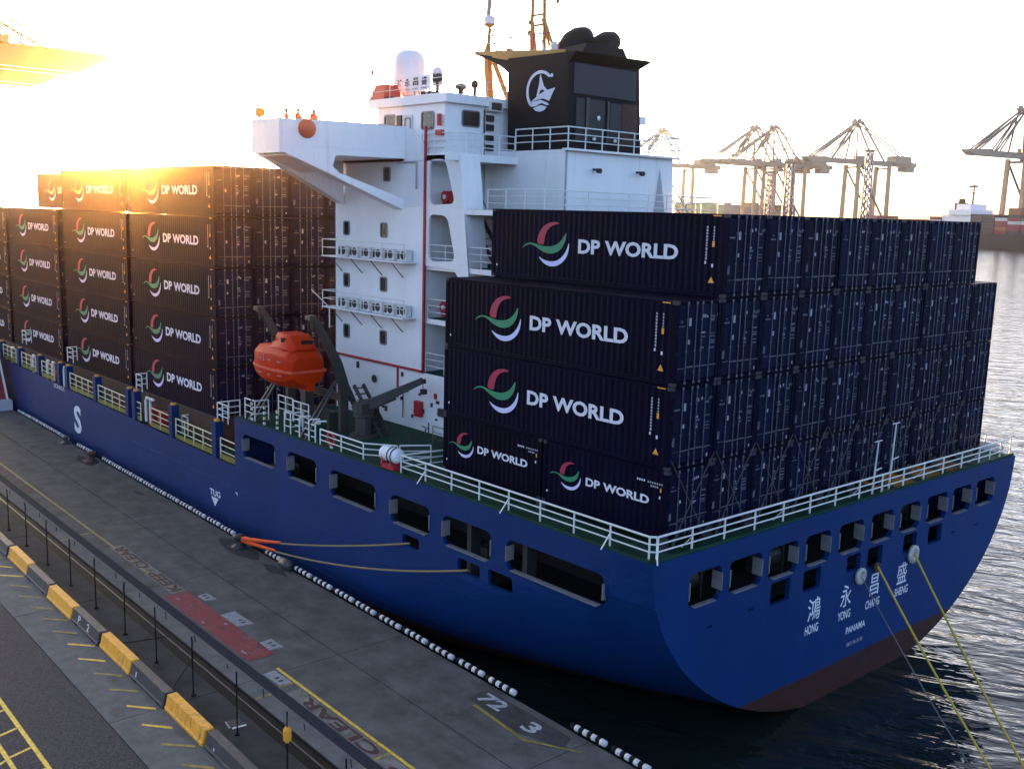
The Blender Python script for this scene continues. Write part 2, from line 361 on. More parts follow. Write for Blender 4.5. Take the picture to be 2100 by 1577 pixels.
qbox(MB(), -60, 900, 6.21, 6.61, QZ-.2, QZ+.012).build('trench_cover', 'cover', quay)
cr = MB(); qbox(cr, -60, 900, 7.29, 8.01, QZ-.2, QZ-.05, 'black_rubber'); qbox(cr, -60, 900, 7.60, 7.66, QZ-.1, QZ-.012, 'grey')
qbox(cr, -60, 900, 7.285, 7.35, QZ-.1, QZ+.004, 'black_rubber'); qbox(cr, -60, 900, 7.95, 8.015, QZ-.1, QZ+.004, 'black_rubber'); cr.build('crane_rail_channel', None, quay)
qbox(MB(), -60, 900, 11.85, 300, QZ-.3, QZ-.01).build('asphalt_road', 'asphalt', kind='structure')
# painted marks, 4 mm sheets
def sheet(mb, pts, z, m): return mb.add([Q(s,d,z) for s,d in pts], [tuple(range(len(pts)))], m)
Z1, Z2 = QZ+.010, QZ+.015
pm = MB()
for s0, s1 in ((-20,11.0),(21.5,26),(27,60),(64,130)): sheet(pm, [(s0,5.44),(s1,5.44),(s1,5.56),(s0,5.56)], Z1, 'worn_yellow' if s0 > 20 else 'yellow_paint')
for s in (9.5, 3.3, -3.2, 31.0): sheet(pm, [(s,5.57),(s+.12,5.57),(s+.12,6.19),(s,6.19)], Z1, 'worn_yellow'); sheet(pm, [(s-.3,6.63),(s-.18,6.63),(s-.18,7.25),(s-.3,7.25)], Z1, 'worn_yellow')
pm.build('painted_line', None, quay)
k = MB(); sheet(k, [(12.15,5.0),(20.35,5.0),(20.35,6.08),(12.15,6.08)], Z1, 'red_ground')
for i in range(14):
    s, d = random.uniform(12.6,20), random.uniform(5.1,5.9)
    sheet(k, [(s,d),(s+.22,d+.02),(s+.16,d+.10),(s-.05,d+.08)], Z2, random.choice(['number_black','number_black','white_ground']))
k.build('red_ground_panel', None, quay)
w = MB()
for s0,s1,d0,d1 in ((18.7,19.6,4.36,4.9),(15.3,17.0,4.3,5.0),(12.5,13.5,4.4,5.05),(9.6,10.9,5.62,6.15)):
    sheet(w, [(s0,d0),(s1,d0+.03),(s1-.05,d1),(s0+.08,d1-.04)], Z1, 'white_ground')
    for j in range(2): sheet(w, [(s0+.3+j*.3,d0+.18),(s0+.42+j*.3,d0+.18),(s0+.42+j*.3,d0+.36),(s0+.3+j*.3,d0+.36)], Z2, 'concrete3')
w.build('white_ground_patch', None, quay)
def qtext(mb, body, s, d, wid, hgt, m, flip=1, bold=.035):             # flip=1 reads towards the bow with letter tops inland
    if flip > 0: put_text(mb, body, Q(s,d,Z2), QX*wid, QY*hgt, m, bold)
    else: put_text(mb, body, Q(s,d,Z2), -QX*wid, -QY*hgt, m, bold)
lp = MB()
for s0,s1,d0,d1 in ((-1.2,9.0,5.60,6.18),(20.45,28.3,5.02,5.66)): sheet(lp, [(s0,d0),(s1,d0),(s1,d1),(s0,d1)], Z1-.003, 'pale_strip')
lp.build('lettering_ground', None, quay)
g = MB()
for s0 in (-2.6,):
    qtext(g, 'KEEP', -.9, 5.66, 3.6, .50, 'maroon_paint'); qtext(g, 'CLEAR', 3.55, 5.66, 4.75, .50, 'maroon_paint')
qtext(g, 'KEEP', 20.6, 5.08, 3.0, .52, 'maroon_paint'); qtext(g, 'CLEAR', 24.3, 5.08, 3.8, .52, 'maroon_paint')
qtext(g, 'KEEP', 40.5, 5.66, 3.2, .5, 'maroon_paint'); qtext(g, 'CLEAR', 44.5, 5.66, 4.2, .5, 'maroon_paint')
g.build('ground_lettering', None, quay)
bk = MB(); sheet(bk, [(4.9,.32),(4.75,1.25),(1.9,1.5),(.2,.95),(.5,.32)], Z1, 'number_black')
yb = [(4.25,1.5),(1.35,1.72),(-.35,.75),(-.40,.62),(1.35,1.58),(4.25,1.36)]
sheet(bk, [yb[0],yb[1],yb[4],yb[5]], Z2, 'worn_yellow'); sheet(bk, [yb[1],yb[2],yb[3],yb[4]], Z2, 'worn_yellow')
bk.build('number_panel', None, quay)
nm = MB(); Z2 += .006; qtext(nm, '72', 4.6, 1.12, 1.25, .66, 'number_worn', -1, .03); qtext(nm, '3', 2.1, 1.24, .62, .66, 'number_worn', -1, .03); nm.build('quay_number', None, quay); Z2 -= .006
ds = MB()
s = 30.5
while s > -12:
    j = random.uniform(-.06,.06); L_ = random.uniform(.75,1)
    sheet(ds, [(s,10.95+j),(s-.13,11.0+j),(s-.95,10.2+j+(1-L_)*.5),(s-.80,10.15+j+(1-L_)*.5)], Z1, 'yellow_paint' if random.random() < .55 else 'worn_yellow'); s -= 1.58
ds.build('hatching_stripe', None, quay)
# yellow box grid on the asphalt
yg = MB(); za = QZ-.004
for d0 in (14.12, 14.95): sheet(yg, [(-10,d0),(16,d0),(16,d0+.14),(-10,d0+.14)], za, 'yellow_paint')
for s in [15.2-1.55*i for i in range(16)]: sheet(yg, [(s,14.27),(s+.12,14.27),(s-.1,14.94),(s-.22,14.94)], za, 'yellow_paint')
for s in [12.6-2.4*i for i in range(8)]: sheet(yg, [(s,15.1),(s+.12,15.1),(s-1.6,18),(s-1.75,18)], za+.004, 'yellow_paint')
yg.build('painted_grid', None, quay)
# striped kerb pipes along the edge
def kerb_mesh(n=8):
    me = MB(); Lk = 1.54
    for i in range(n):
        a = Lk*i/n; c = 'number_white' if i % 2 == 0 else 'black_rubber'
        prof = [(.112,a),(.112,a+Lk/n)]
        if i == 0: prof = [(.08,a-.02)]+prof
        if i == n-1: prof = prof+[(.08,a+Lk/n+.02)]
        me.lathe(prof, axis='x', n=10, m=c)
    return me.mesh('kerb_pipe', None, True)
km = kerb_mesh(); stub = MB().box((.3,-.06,-.2),(.4,.06,-.1)).box((1.25,-.06,-.2),(1.35,.06,-.1)).mesh('kerb_foot', 'black_rubber')
kerbs = [3.75+1.82*i for i in range(9)] + [-2.6-1.82*i for i in range(6)] + [-.72] + [21.2] + [26.2+1.82*i for i in range(11)] + [47.6+1.82*i for i in range(2)] + [53+1.82*i for i in range(7)] + [70+1.82*i for i in range(8)]
for n_, s in enumerate(sorted(kerbs)):
    o = link('quay_edge_kerb', km); o.location = Q(s+random.uniform(-.03,.03), -.05+random.uniform(-.02,.02), QZ+.19); o.rotation_euler = (0,random.uniform(-.004,.004),QA+random.uniform(-.012,.012))
    where = 'nearest the camera, past the number 3' if s < 0 else ('between the number 72 and the orange ropes' if s < 22 else ('beyond the orange ropes towards the rusty bollard' if s < 47 else 'at the far end by the red and white gangway foot'))
    tag(o, 'black and white striped tubular kerb on the quay edge %s' % where, 'kerb', 'striped kerbs along the quay edge')
    link('foot', stub, o)
def bollard(s, d, label, sc=1.0, m='rust'):
    t = thing('bollard', label, 'bollard', Q(s,d), QA)
    MB().lathe([(.34*sc,0),(.34*sc,.06),(.2*sc,.1),(.17*sc,.32*sc),(.26*sc,.42*sc),(.28*sc,.5*sc),(.16*sc,.56*sc)], n=14).build('post', m, t, True)
    MB().box((-.42*sc,-.42*sc,0),(.42*sc,.42*sc,.05)).build('base_plate', 'dark', t)
    return t
bollard(46.3, .55, 'rusty bollard on a dark stained patch, far along the quay edge', 1.2)
bollard(24.6, .45, 'bollard holding the orange tails of two mooring ropes', 1.15, 'dark')
bollard(52.5, .3, 'grey bollard farthest along the quay edge', .9, 'grey')
t = thing('rubber_roll', 'grey rubber fender roll lying at the quay edge just before the orange ropes', 'fender', Q(20.3,.12), QA)
MB().lathe([(.05,-.42),(.24,-.40),(.26,0),(.24,.40),(.05,.42)], c=(0,0,.25), axis='x', n=14).build('roll', 'grey', t, True); MB().lathe([(.06,-.5),(.06,.5)], c=(0,0,.25), axis='x', n=8).build('axle', 'dark', t)
st = MB()
for s,d,r in ((46.5,.75,1.3),(24.4,.6,1.5),(20.5,.6,.8),(37,.9,.5)):
    sheet(st, [(s+r*1.4*math.cos(a)*random.uniform(.7,1.1), d+r*.42*math.sin(a)*random.uniform(.7,1.1)) for a in [2*math.pi*i/14 for i in range(14)]], QZ+.007, 'concrete3')
st.build('oil_stain', None, quay)
# yellow and black barriers
prof = [(-.28,0),(.28,0),(.28,.08),(.24,.14),(.155,.52),(-.155,.52),(-.24,.14),(-.28,.08)]
def barrier_mesh(c, name):
    b = MB(); Lb = 3.12; o = V((0,0,0))
    for x0, x1, k0, k1 in ((0,.05,.93,1),(.05,Lb-.05,1,1),(Lb-.05,Lb,1,.93)):
        vs = [(x0,p[0]*k0,p[1]*k0) for p in prof]+[(x1,p[0]*k1,p[1]*k1) for p in prof]; n = 8
        fs = [(i,(i+1)%n,n+(i+1)%n,n+i) for i in range(n)]
        if x0 == 0: fs.append(tuple(range(n)))
        if x1 == Lb: fs.append(tuple(range(n,2*n)))
        b.add(vs, fs)
    return b.mesh(name, c)
bmy, bmb = barrier_mesh('bar_yellow','yellow_barrier'), barrier_mesh('bar_black','black_barrier')
bn = 0
marks = {2:'P 2', 4:'.', 6:':', 8:'O  :'}
order = ['farthest along the quay','second farthest along the quay','third from the far end','fourth from the far end','fifth from the far end','sixth from the far end','at the bottom edge of the picture','just below the bottom edge of the picture','beyond the lower frame edge']
for i in range(-8, 12):
    s1 = 29.65-3.2*i
    yel = i % 2 == 0
    t = link('concrete_barrier', bmy if yel else bmb); t.location = Q(s1-3.1+random.uniform(-.03,.03), 9.80+random.uniform(-.035,.035)); t.rotation_euler = (0,0,QA+random.uniform(-.012,.012))
    who = None
    if i <= 0: who = 'at the left edge of the picture' if i == 0 else 'far along, outside the picture on the left, %s one' % ['zeroth','first','second','third','fourth','fifth','sixth','seventh','eighth','ninth'][-i]
    elif i == 1: who = 'nearest the left edge of the picture'
    elif i == 2: who = 'farthest whole yellow one, after the first black one'
    elif i == 3: who = 'carrying a white P and number, third from the left edge'
    elif i == 4: who = 'between the P numbered one and the plain black one'
    elif i == 5: who = 'plain, with faint marks, between two yellow ones in the middle'
    elif i == 6: who = 'in the middle of the row, beside the leaning rods'
    elif i == 7: who = 'with scuffed ends, before the largest yellow one'
    elif i == 8: who = 'largest one, with a rounded near end'
    elif i == 9: who = 'carrying a white zero, nearest the bottom edge'
    else: who = 'cut by or below the bottom edge of the picture'
    tag(t, '%s concrete barrier section %s' % ('yellow' if yel else 'black', who), 'barrier', 'yellow and black barriers along the crane rail')
    if i in (3, 5, 7, 9):
        mk = MB(); slope = V((0,-.05,.46)).normalized(); o0 = V((0,.30,.24))
        def put(body, x, wd, h): put_text(mk, body, V((x,.238,.165)), V((-wd,0,0)), V((0,-.085,.38)).normalized()*min(h,.3), 'number_white', .03)
        if i == 3: put('P', 2.4, .28, .36); put('2', 1.35, .26, .36)
        if i == 9: put('0', 2.75, .26, .34); put('1', .75, .10, .34)
        if i == 5: put('1', 2.6, .09, .20)
        if i == 7: put('.', 2.5, .10, .10); put('1', .5, .09, .30)
        mk.build('painted_number', None, t)
    if i % 2: MB().box((.3,.275,.02),(.6,.29,.07)).build('fork_slot', 'black_rubber', t); MB().box((2.4,.275,.02),(2.7,.29,.07)).build('fork_slot', 'black_rubber', t)
# thin black posts behind the barriers
posts = [50.9,47.5,44.2,40.8,37.4,34.0,30.84,27.45,24.05,20.77,17.39,14.15,10.82,7.38,4.0,.65,-2.7]
words = {50.9:'farthest off, outside the picture',47.5:'second farthest, outside the picture',44.2:'third farthest, outside the picture',40.8:'fourth farthest, outside the picture',37.4:'fifth farthest, outside the picture',-2.7:'below the lower edge of the picture',34.0:'at the left edge of the picture',30.84:'second from the left edge, with a small grey plate',27.45:'third from the left edge, plain',24.05:'fourth from the left edge, with a grey plate',20.77:'fifth from the left, beside the plain black barrier',17.39:'sixth from the left, with a grey plate, left of the red panel',14.15:'by the leaning rods',10.82:'plated, below the red panel',7.38:'standing over the dark square with a white corner',4.0:'with a yellow tag near the bottom',.65:'at the bottom edge of the picture'}
for i, s in enumerate(posts):
    t = thing('marker_post', 'black rod post behind the barriers, %s' % words.get(s, 'outside the picture'), 'post', Q(s, 8.83), QA+random.uniform(-.3,.3), 'black rod posts along the crane rail')
    MB().bar((0,0,0),(random.uniform(-.03,.03),random.uniform(-.03,.03),2.2),.026,6).build('rod', 'black_rubber', t); MB().lathe([(.09,0),(.09,.03),(.04,.06)], n=8).build('foot', 'black_rubber', t)
    if s in (30.84,24.05,17.39,10.82,4.0): MB().box((-.16,.02,1.85),(-.05,.035,2.15)).build('plate', 'cover', t)
    if s == 4.0: MB().lathe([(.02,1.15),(.13,1.3),(.13,1.6),(.03,1.75)], c=(.03,-.02,0), n=8).build('yellow_tag', 'bar_yellow', t)
t = thing('leaning_rod', 'thin dark rod leaning from the rail channel towards the barriers', 'rod', Q(16.4,9.3)); MB().bar((0,0,.1),Q(15.6,7.7,QZ+.25)-Q(16.4,9.3)-V((0,0,0)),.018,5).build('rod', 'black_rubber', t)
t = thing('leaning_rod', 'thin dark rod lying from the channel to the black barrier, right of the first', 'rod', Q(11.6,9.3)); MB().bar((0,0,.05),Q(13.3,7.75,QZ+.25)-Q(11.6,9.3),.018,5).build('rod', 'black_rubber', t)
sp = MB(); sheet(sp, [(8.35,8.3),(7.85,8.35),(7.9,8.75),(8.4,8.7)], QZ+.012, 'number_black'); sheet(sp, [(7.84,8.3),(7.74,8.33),(7.79,8.8),(7.89,8.78)], QZ+.012, 'number_white'); sheet(sp, [(8.4,8.73),(7.9,8.8),(7.9,8.88),(8.4,8.8)], QZ+.012, 'white_ground'); sp.build('inspection_cover', None, quay)
# loose rags and pegs along the channel
tr = MB()
for i in range(16):
    s = 44-i*2.9; tr.bar(Q(s,6.95,QZ), Q(s+.1,6.93,QZ+random.uniform(.12,.3)), .02, 5, m='cover')
split_build('peg', tr, quay)
# ------------------------------------------------------------------ the ship
RP, TIER, H1, CW, CL = 2.462, 2.873, 2.414, 2.438, 12.192
YC, HB = -12.32, 13.62                      # centre line, half beam
DK, MD = -.45, -3.2                         # poop deck, main deck
ship = thing('container_ship', 'blue hulled container ship moored alongside the quay, stern nearest the camera', 'ship')
TP0, TP1 = V((-.6,1.25,0)), V((-1.25,-25.9,0)); TX = (TP1-TP0).normalized(); TN = V((TX.y,-TX.x,0))
if TN.x > 0: TN = -TN                       # points aft
TOUT = [(-.02,-.45),(.10,-1.2),(.26,-2.05),(.74,-3.15),(1.29,-3.97),(1.82,-4.65),(2.43,-5.25),(3.14,-5.83),(3.91,-6.37),(4.66,-6.82),(5.45,-7.22),(6.7,-7.74),(8.05,-8.15),(9.5,-8.44),(11.0,-8.62),(12.3,-8.70),(13.6,-8.72)]
TH = 13.585
def hb0(z):                                 # half breadth of the transom at height z
    pr_ = TOUT
    if z >= pr_[0][1]: return TH-pr_[0][0]
    for (a,za),(b,zb) in zip(pr_, pr_[1:]):
        if za >= z >= zb:
            k_ = (za-z)/(za-zb); return TH-(a+(b-a)*k_)
    return 0
def hbreadth(X, z):
    X = max(0, X+.6); L0 = 4.0 + 3.6*max(0, -z-2.0)
    if X > 104: k2 = max(0, 1-((X-104)/52)**2)
    else: k2 = 1
    s_ = min(1, X/L0); s_ = 1-(1-s_)**2.2
    a = hb0(z); return (a+(HB-a)*s_)*k2
def hull_grid(stations, zfun, side, name, parent):
    m = MB(); rows = []
    for X in stations:
        zs = zfun(X); rows.append([(X - (0 if X > -.55 else (.65*(TH-side*hbreadth(X,z))/27 if side>0 else .65*(TH+hbreadth(X,z))/27)), YC+side*hbreadth(X,z), z) for z in zs])
    n = len(rows[0]); vs = [p for r in rows for p in r]
    fs = [(i*n+j,(i+1)*n+j,(i+1)*n+j+1,i*n+j+1) for i in range(len(rows)-1) for j in range(n-1)]
    return m.add(vs, fs)
stA = [-.6,.2,1,2,3,4,5.5,7,9,11,13,15,17,19,21,23,25,27,28.8]
stB = [28.8,32,36,40,45,50,56,62,70,80,90,100,108,116,124,132,140,148]
zA = lambda X: [-.45,-.8,-1.2,-1.6,-2.05,-2.5,-2.95,-3.4,-3.8]
zlow = [-3.8,-4.2,-4.7,-5.2,-5.7,-6.2,-6.7,-7.2,-7.6,-8.0,-8.4,-8.7,-8.9,-9.5,-11]
zB = lambda X: [MD+.017*(X-28.8)] + zlow
zA2 = lambda X: zlow
def solid(me, th):
    ob = bpy.data.objects.new('tmp', me); C.objects.link(ob); md = ob.modifiers.new('s','SOLIDIFY'); md.thickness = th
    for off in (-1, 1):                      # thicken inwards only
        md.offset = off; r = eval_mesh(ob)
        if max(v.co.y for v in r.vertices) < YC+HB+.03: break
    bpy.data.objects.remove(ob); return r
def boolean(me, cut):
    ob = bpy.data.objects.new('tmp', me); C.objects.link(ob); oc = bpy.data.objects.new('cut', cut); C.objects.link(oc)
    md = ob.modifiers.new('b','BOOLEAN'); md.object = oc; md.operation = 'DIFFERENCE'; md.solver = 'EXACT'
    r = eval_mesh(ob); bpy.data.objects.remove(ob); bpy.data.objects.remove(oc); return r
wins = [(24.35,27.85,-2.43,-1.17),(20.35,23.1,-2.5,-1.19),(15.35,19.1,-2.55,-1.28),(11.38,14.2,-2.6,-1.36),(7.45,10.5,-2.65,-1.40),(1.5,6.55,-2.6,-1.40)]
chocks = [(12.1,13.3,-3.42,-2.92),(8.1,9.5,-3.50,-2.96),(6.2,7.6,-3.55,-2.9)]
cut = MB()
for x0,x1,z0,z1 in wins+chocks:
    r_ = .32 if x1-x0 > 2 else .12
    cut.prism(rounded(x0,z0,x1,z1,r_), (0,2.4,0), (1,0,0), (0,0,1), (0,-2.6,0))
up = solid(hull_grid(stA, zA, 1, 'x', None).mesh('hull_side','hull'), .16)
up = boolean(up, cut.mesh('cut')); up.materials.clear(); up.materials.append(M['hull']); link('hull_side', up, ship)
hull_grid(stA, zA, -1, 'x', None).build('hull_side', 'hull', ship)
for sd_ in (1,-1):
    hull_grid(stB, zB, sd_, 'x', None).build('hull_forward', 'hull', ship, True)
    hull_grid(stA, zA2, sd_, 'x', None).build('hull_lower', 'hull', ship, True)
bm_ = MB().box((28.6,YC-HB+.1,DK-3),(28.8,YC+HB-.02,DK)).build('deck_break_bulkhead', 'hull', ship)
# frames round the openings: jamb and sill strips
def opening_trim(o, ex, n_in, rects, parent, depth=.26, sill=.15):
    ex = V(ex); n_in = V(n_in)
    for x0,x1,z0,z1 in rects:
        b = MB(); t_ = .035; P = lambda x,z,q: V(o)+ex*x+UP*z+n_in*q
        for a,c in (((x0,z0+.3),(x0,z1-.3)),((x1,z0+.3),(x1,z1-.3)),((x0+.28,z0),(x1-.28,z0))):
            horiz = abs(a[1]-c[1]) < 1e-6
            q0, q1 = -.03, (sill if horiz else depth)
            if horiz: b.add([P(a[0],a[1]-t_/2,q0),P(c[0],a[1]-t_/2,q0),P(c[0],a[1]+t_/2,q0),P(a[0],a[1]+t_/2,q0),P(a[0],a[1]-t_/2,q1),P(c[0],a[1]-t_/2,q1),P(c[0],a[1]+t_/2,q1),P(a[0],a[1]+t_/2,q1)],[(3,2,1,0),(4,5,6,7),(0,1,5,4),(1,2,6,5),(2,3,7,6),(3,0,4,7)])
            else: b.add([P(a[0]-t_/2,a[1],q0),P(a[0]+t_/2,a[1],q0),P(a[0]+t_/2,c[1],q0),P(a[0]-t_/2,c[1],q0),P(a[0]-t_/2,a[1],q1),P(a[0]+t_/2,a[1],q1),P(a[0]+t_/2,c[1],q1),P(a[0]-t_/2,c[1],q1)],[(3,2,1,0),(4,5,6,7),(0,1,5,4),(1,2,6,5),(2,3,7,6),(3,0,4,7)])
        b.build('opening_frame', 'jamb', parent)
opening_trim((0,1.32,0), (1,0,0), (0,-1,0), wins, ship, .40, .22)
# transom plate with its openings
tw = [(1.95,3.72),(4.2,6.1),(6.55,8.4),(8.95,10.65),(11.3,13.1),(13.75,15.5),(16.1,17.8),(18.45,20.3),(20.85,22.65),(23.2,25.05)]
twins = [(a,b,-2.45,-1.2) for a,b in tw]
tl = [(6.8,8.05,-3.52,-2.62),(8.95,10.15,-3.5,-2.62),(12.05,13.1,-3.36,-2.64),(13.65,14.85,-3.55,-2.64),(16.6,17.75,-3.46,-2.62),(18.8,20.05,-3.5,-2.65)]
slots = [(3.05,3.35,-3.44,-3.36),(5.4,5.75,-3.38,-3.30),(21.0,21.35,-3.36,-3.28),(23.4,23.75,-3.42,-3.34)]
outl = TOUT + [(2*TH-a,z) for a,z in TOUT[:-1][::-1]]
outl = outl[:6]+smooth_poly(outl[5:-5],2)[1:-8]+outl[-6:] if False else outl
transom = plate('transom', [outl]+[rounded(a,c,b,d,.22) for a,b,c,d in twins]+[rounded(a,c,b,d,.08) for a,b,c,d in tl]+[[(a,c),(b,c),(b,d),(a,d)] for a,b,c,d in slots],
      TP0-TN*.10, TX, UP, .2, 'hull', ship)
opening_trim(TP0+TN*.02, TX, -TN, twins, transom, .42, .16)
nmb = MB()
def TPt(t_, z, q=.012): return TP0+TX*t_+UP*z+TN*q
def ttext(body, t0, t1, z0, z1, skew=0, bold=.015, m='white_print'): put_text(nmb, body, TPt(t0,z0), TX*(t1-t0), UP*(z1-z0)+TX*skew, m, bold)
for body, lat, t0, t1, l0, l1 in (('鴻','HONG',9.42,10.3,9.32,10.25),('永','YONG',11.78,12.58,11.68,12.62),('昌','CHANG',14.05,14.75,13.8,14.92),('盛','SHENG',16.28,17.12,16.2,17.34)):
    ttext(body, t0, t1, -4.82, -3.86, 0, .004); nmb.build('name_character', None, transom); nmb = MB(); ttext(lat, l0, l1, -5.36, -4.98); nmb.build('name_lettering', None, transom); nmb = MB()
ttext('PANAMA', 12.4, 13.9, -6.10, -5.80); nmb.build('port_lettering', None, transom); nmb = MB(); ttext('IMO 9615130', 12.55, 13.8, -6.70, -6.52, 0, .01, 'grey_print')
nmb.build('number_lettering', None, transom)
for (a,z,rad,mm) in ((13.05,-3.66,.36,'fairlead'),(17.4,-3.6,.42,'fairlead'),(14.3,-3.55,.22,'rust')):
    MB().lathe([(.05,-.02),(rad,-.02),(rad,.10),(rad*.55,.14),(rad*.45,.05),(.05,.05)], c=(0,0,0), axis='x', n=18).build('fairlead_ring', mm, transom, True).matrix_local = Matrix.Translation(TPt(a,z,.06))@(Matrix(((TN.x,TX.x,0,0),(TN.y,TX.y,0,0),(0,0,1,0),(0,0,0,1))))
# hull side lettering
hl = MB(); yh = 1.325
def htext(body, x0, x1, z0, z1, m='white_print', bold=.02, y=yh): put_text(hl, body, (x0,y,z0), (x1-x0,0,0), (0,0,z1-z0), m, bold)
htext('S', 53.9, 52.45, -5.75, -3.72, bold=.03); hl.build('hull_letter', None, ship); hl = MB(); htext('SCHACK', 58.0, 55.7, -3.05, -2.75, bold=.01); hl.build('hull_lettering', None, ship); hl = MB()
htext('TUG', 31.9, 30.6, -5.42, -5.05, bold=.03)
hl.add([(31.75,yh,-5.5),(30.85,yh,-5.5),(31.3,yh,-6.02)], [(0,1,2)], 'white_print')
hl.build('tug_mark', None, ship); hl = MB(); hl.add([(28.85,yh,-4.62),(28.55,yh,-4.58),(28.5,yh,-4.80),(28.62,yh,-4.70)], [(0,1,2,3)], 'white_print')
hl.build('hull_mark', None, ship)
# decks and inner structure
dk = MB(); dk.add([(-.55,1.2,DK),(28.7,1.22,DK),(28.7,-25.85,DK),(-1.2,-25.85,DK)], [(0,1,2,3)]); dk.build('poop_deck', 'deck', ship)
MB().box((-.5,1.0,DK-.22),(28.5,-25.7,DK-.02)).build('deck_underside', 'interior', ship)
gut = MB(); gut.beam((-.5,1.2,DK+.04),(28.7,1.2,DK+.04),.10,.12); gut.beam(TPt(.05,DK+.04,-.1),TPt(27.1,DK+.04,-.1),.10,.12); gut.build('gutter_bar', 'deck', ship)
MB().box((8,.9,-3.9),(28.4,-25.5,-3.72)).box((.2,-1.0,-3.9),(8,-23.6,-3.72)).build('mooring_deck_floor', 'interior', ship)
MB().box((3.4,-2.4,-3.7),(28.3,-22.2,-.7)).build('mooring_deck_inner_block', 'interior', ship)  # solid dark block, added so no light shows through from the far side
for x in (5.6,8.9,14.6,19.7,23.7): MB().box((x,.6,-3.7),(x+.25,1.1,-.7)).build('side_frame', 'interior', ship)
for x,y in ((25.3,.2),(9,.0),(2.2,-4),(2.2,-20.5),(1.8,-9)):
    t_ = MB(); t_.lathe([(.45,-.5),(.45,.5)], c=(x,y,-2.95), axis='y', n=14); t_.box((x-.5,y-.6,-3.7),(x+.5,y-.5,-2.5)); t_.box((x-.5,y+.5,-3.7),(x+.5,y+.6,-2.5)); t_.build('mooring_winch', 'grey', ship)
MB().box((28.9,YC-HB+.15,MD-.1),(150,YC+HB-.05,MD-.02)).build('main_deck', 'deck', ship)
MB().box((33.2,-.15,MD),(130,-24.5,-1.55)).build('hatch_coaming', 'rust', ship)
hc = MB()
for x0,x1 in ((33.3,58.4),(59.5,84.5),(86,110)): hc.box((x0,0.0,-1.55),(x1,-24.6,-1.41))
split_build('hatch_cover', hc, ship, m='dark')
# side pillars carrying the outboard stacks, railings between them
for x in (31.5,37.3,43.0,44.1,49.9,55.6,57.3,62.0,67.0,72,78,84):
    g_ = MB(); zb = MD+.017*(x-28.8)-.1
    g_.box((x-.24,.75,zb),(x+.24,1.22,-1.15),'hull'); g_.box((x-.14,.9,-1.15),(x+.14,1.12,-1.04),'orange_print'); g_.build('stack_pillar', None, ship)
def rail_mesh(pts, h=1.0, n=3, post=1.5, r=.024, closed=False, m='rail', braces=False, levels=None, pr=None):
    b = MB(); pts = [V(p) for p in pts]; pr = pr or r*1.15
    lv = levels or [h*(i+1)/n for i in range(n)]
    for k_, l in enumerate(lv):
        for p,q in zip(pts,pts[1:]): b.bar(p+UP*l, q+UP*l, r*(1.15 if k_ == len(lv)-1 else .85), 6, m=m)
    for p,q in zip(pts,pts[1:]):
        L_ = (q-p).length; c_ = max(1, round(L_/post))
        for i in range(c_+(1 if q is pts[-1] or (q-pts[-1]).length < 1e-6 else 0)):
            a = p+(q-p)*(i/c_); b.bar(a, a+UP*lv[-1], pr, 6, m=m)
            if braces and i % 3 == 1:
                d_ = (q-p).normalized(); nn = V((-d_.y,d_.x,0)); 
                b.bar(a+UP*lv[-1]*.62, a+nn*.45*braces, r*.8, 5, m=m)
    return b
LV = [.30,.56,.82]
# poop railings: port run with the raft bay, transom run, starboard corner
rail_mesh([(20.4,1.05,DK),(16.7,1.05,DK),(15.4,.1,DK)], post=1.7, levels=LV, r=.032, braces=0).build('poop_railing', None, ship)
rail_mesh([(15.35,.0,DK),(14.6,-1.2,DK)], post=1.2, levels=LV, r=.03).build('poop_railing', None, ship)
rail_mesh([(13.5,-1.3,DK),(13.85,1.0,DK),(-.2,1.0,DK),(-.38,.82,DK)], post=1.72, levels=LV, r=.034, braces=-1).build('poop_railing', None, ship)
tr_ = [TPt(.45,DK,-.22), TPt(23.6,DK,-.22)]
rail_mesh(tr_, post=1.72, levels=LV, r=.034, braces=1).build('poop_railing', None, ship)
rail_mesh([TPt(23.6,DK,-.22),TPt(27.0,DK+.02,-.22),(4,-25.75,DK),(14,-25.75,DK)], post=1.3, levels=LV, r=.03).build('poop_railing', None, ship)
MB().box((1.2,-25.75,DK),(1.3,-23.0,DK+.62)).box((-.7,-25.80,DK),(1.3,-25.72,DK+.45)).build('corner_bulwark', 'dome', ship)
for y,h in ((-14.4,2.9),(-13.0,2.3)):
    f_ = MB(); f_.bar((-.55,y,DK),(-.62,y-.05,DK+h),.05,8,.03); f_.bar((-.6,y,DK+h*.45),(-.62,y-.5,DK+h*.47),.03); f_.bar((-.62,y-.35,DK+h),(-.62,y+.25,DK+h),.025); f_.build('stern_staff', 'offwhite', ship)
# forward side railings
fr = [(29.2,31.0),(32.0,36.9),(37.7,40.6),(42.2,42.9),(44.5,49.6),(50.3,55.2),(58.6,61.5),(63,66.5),(68,71.5),(73,77)]
for a,b in fr:
    z0, z1 = MD+.017*(a-28.8), MD+.017*(b-28.8)
    rail_mesh([(a,1.05,z0),(b,1.05,z1)], post=1.25, levels=[.42,.78,1.15], r=.035, m='yrail').build('side_railing', None, ship)
    MB().box((a,1.0,z0),(b,1.08,z0+.28)).build('kick_plate', 'olive', ship)
for x,y,z,sx in ((31.6,.6,-1.3,1.3),(43.2,.7,-1.2,.9),(56.0,.7,-.95,1.2),(66.8,.7,-.8,1.0),(37.3,.3,-3,.8)):
    rail_mesh([(x-sx/2,y,z),(x+sx/2,y,z),(x+sx/2,y-1.4,z)], post=.8, levels=[.35,.7,1.05], r=.03).build('platform_railing', None, ship)
ms_ = MB()
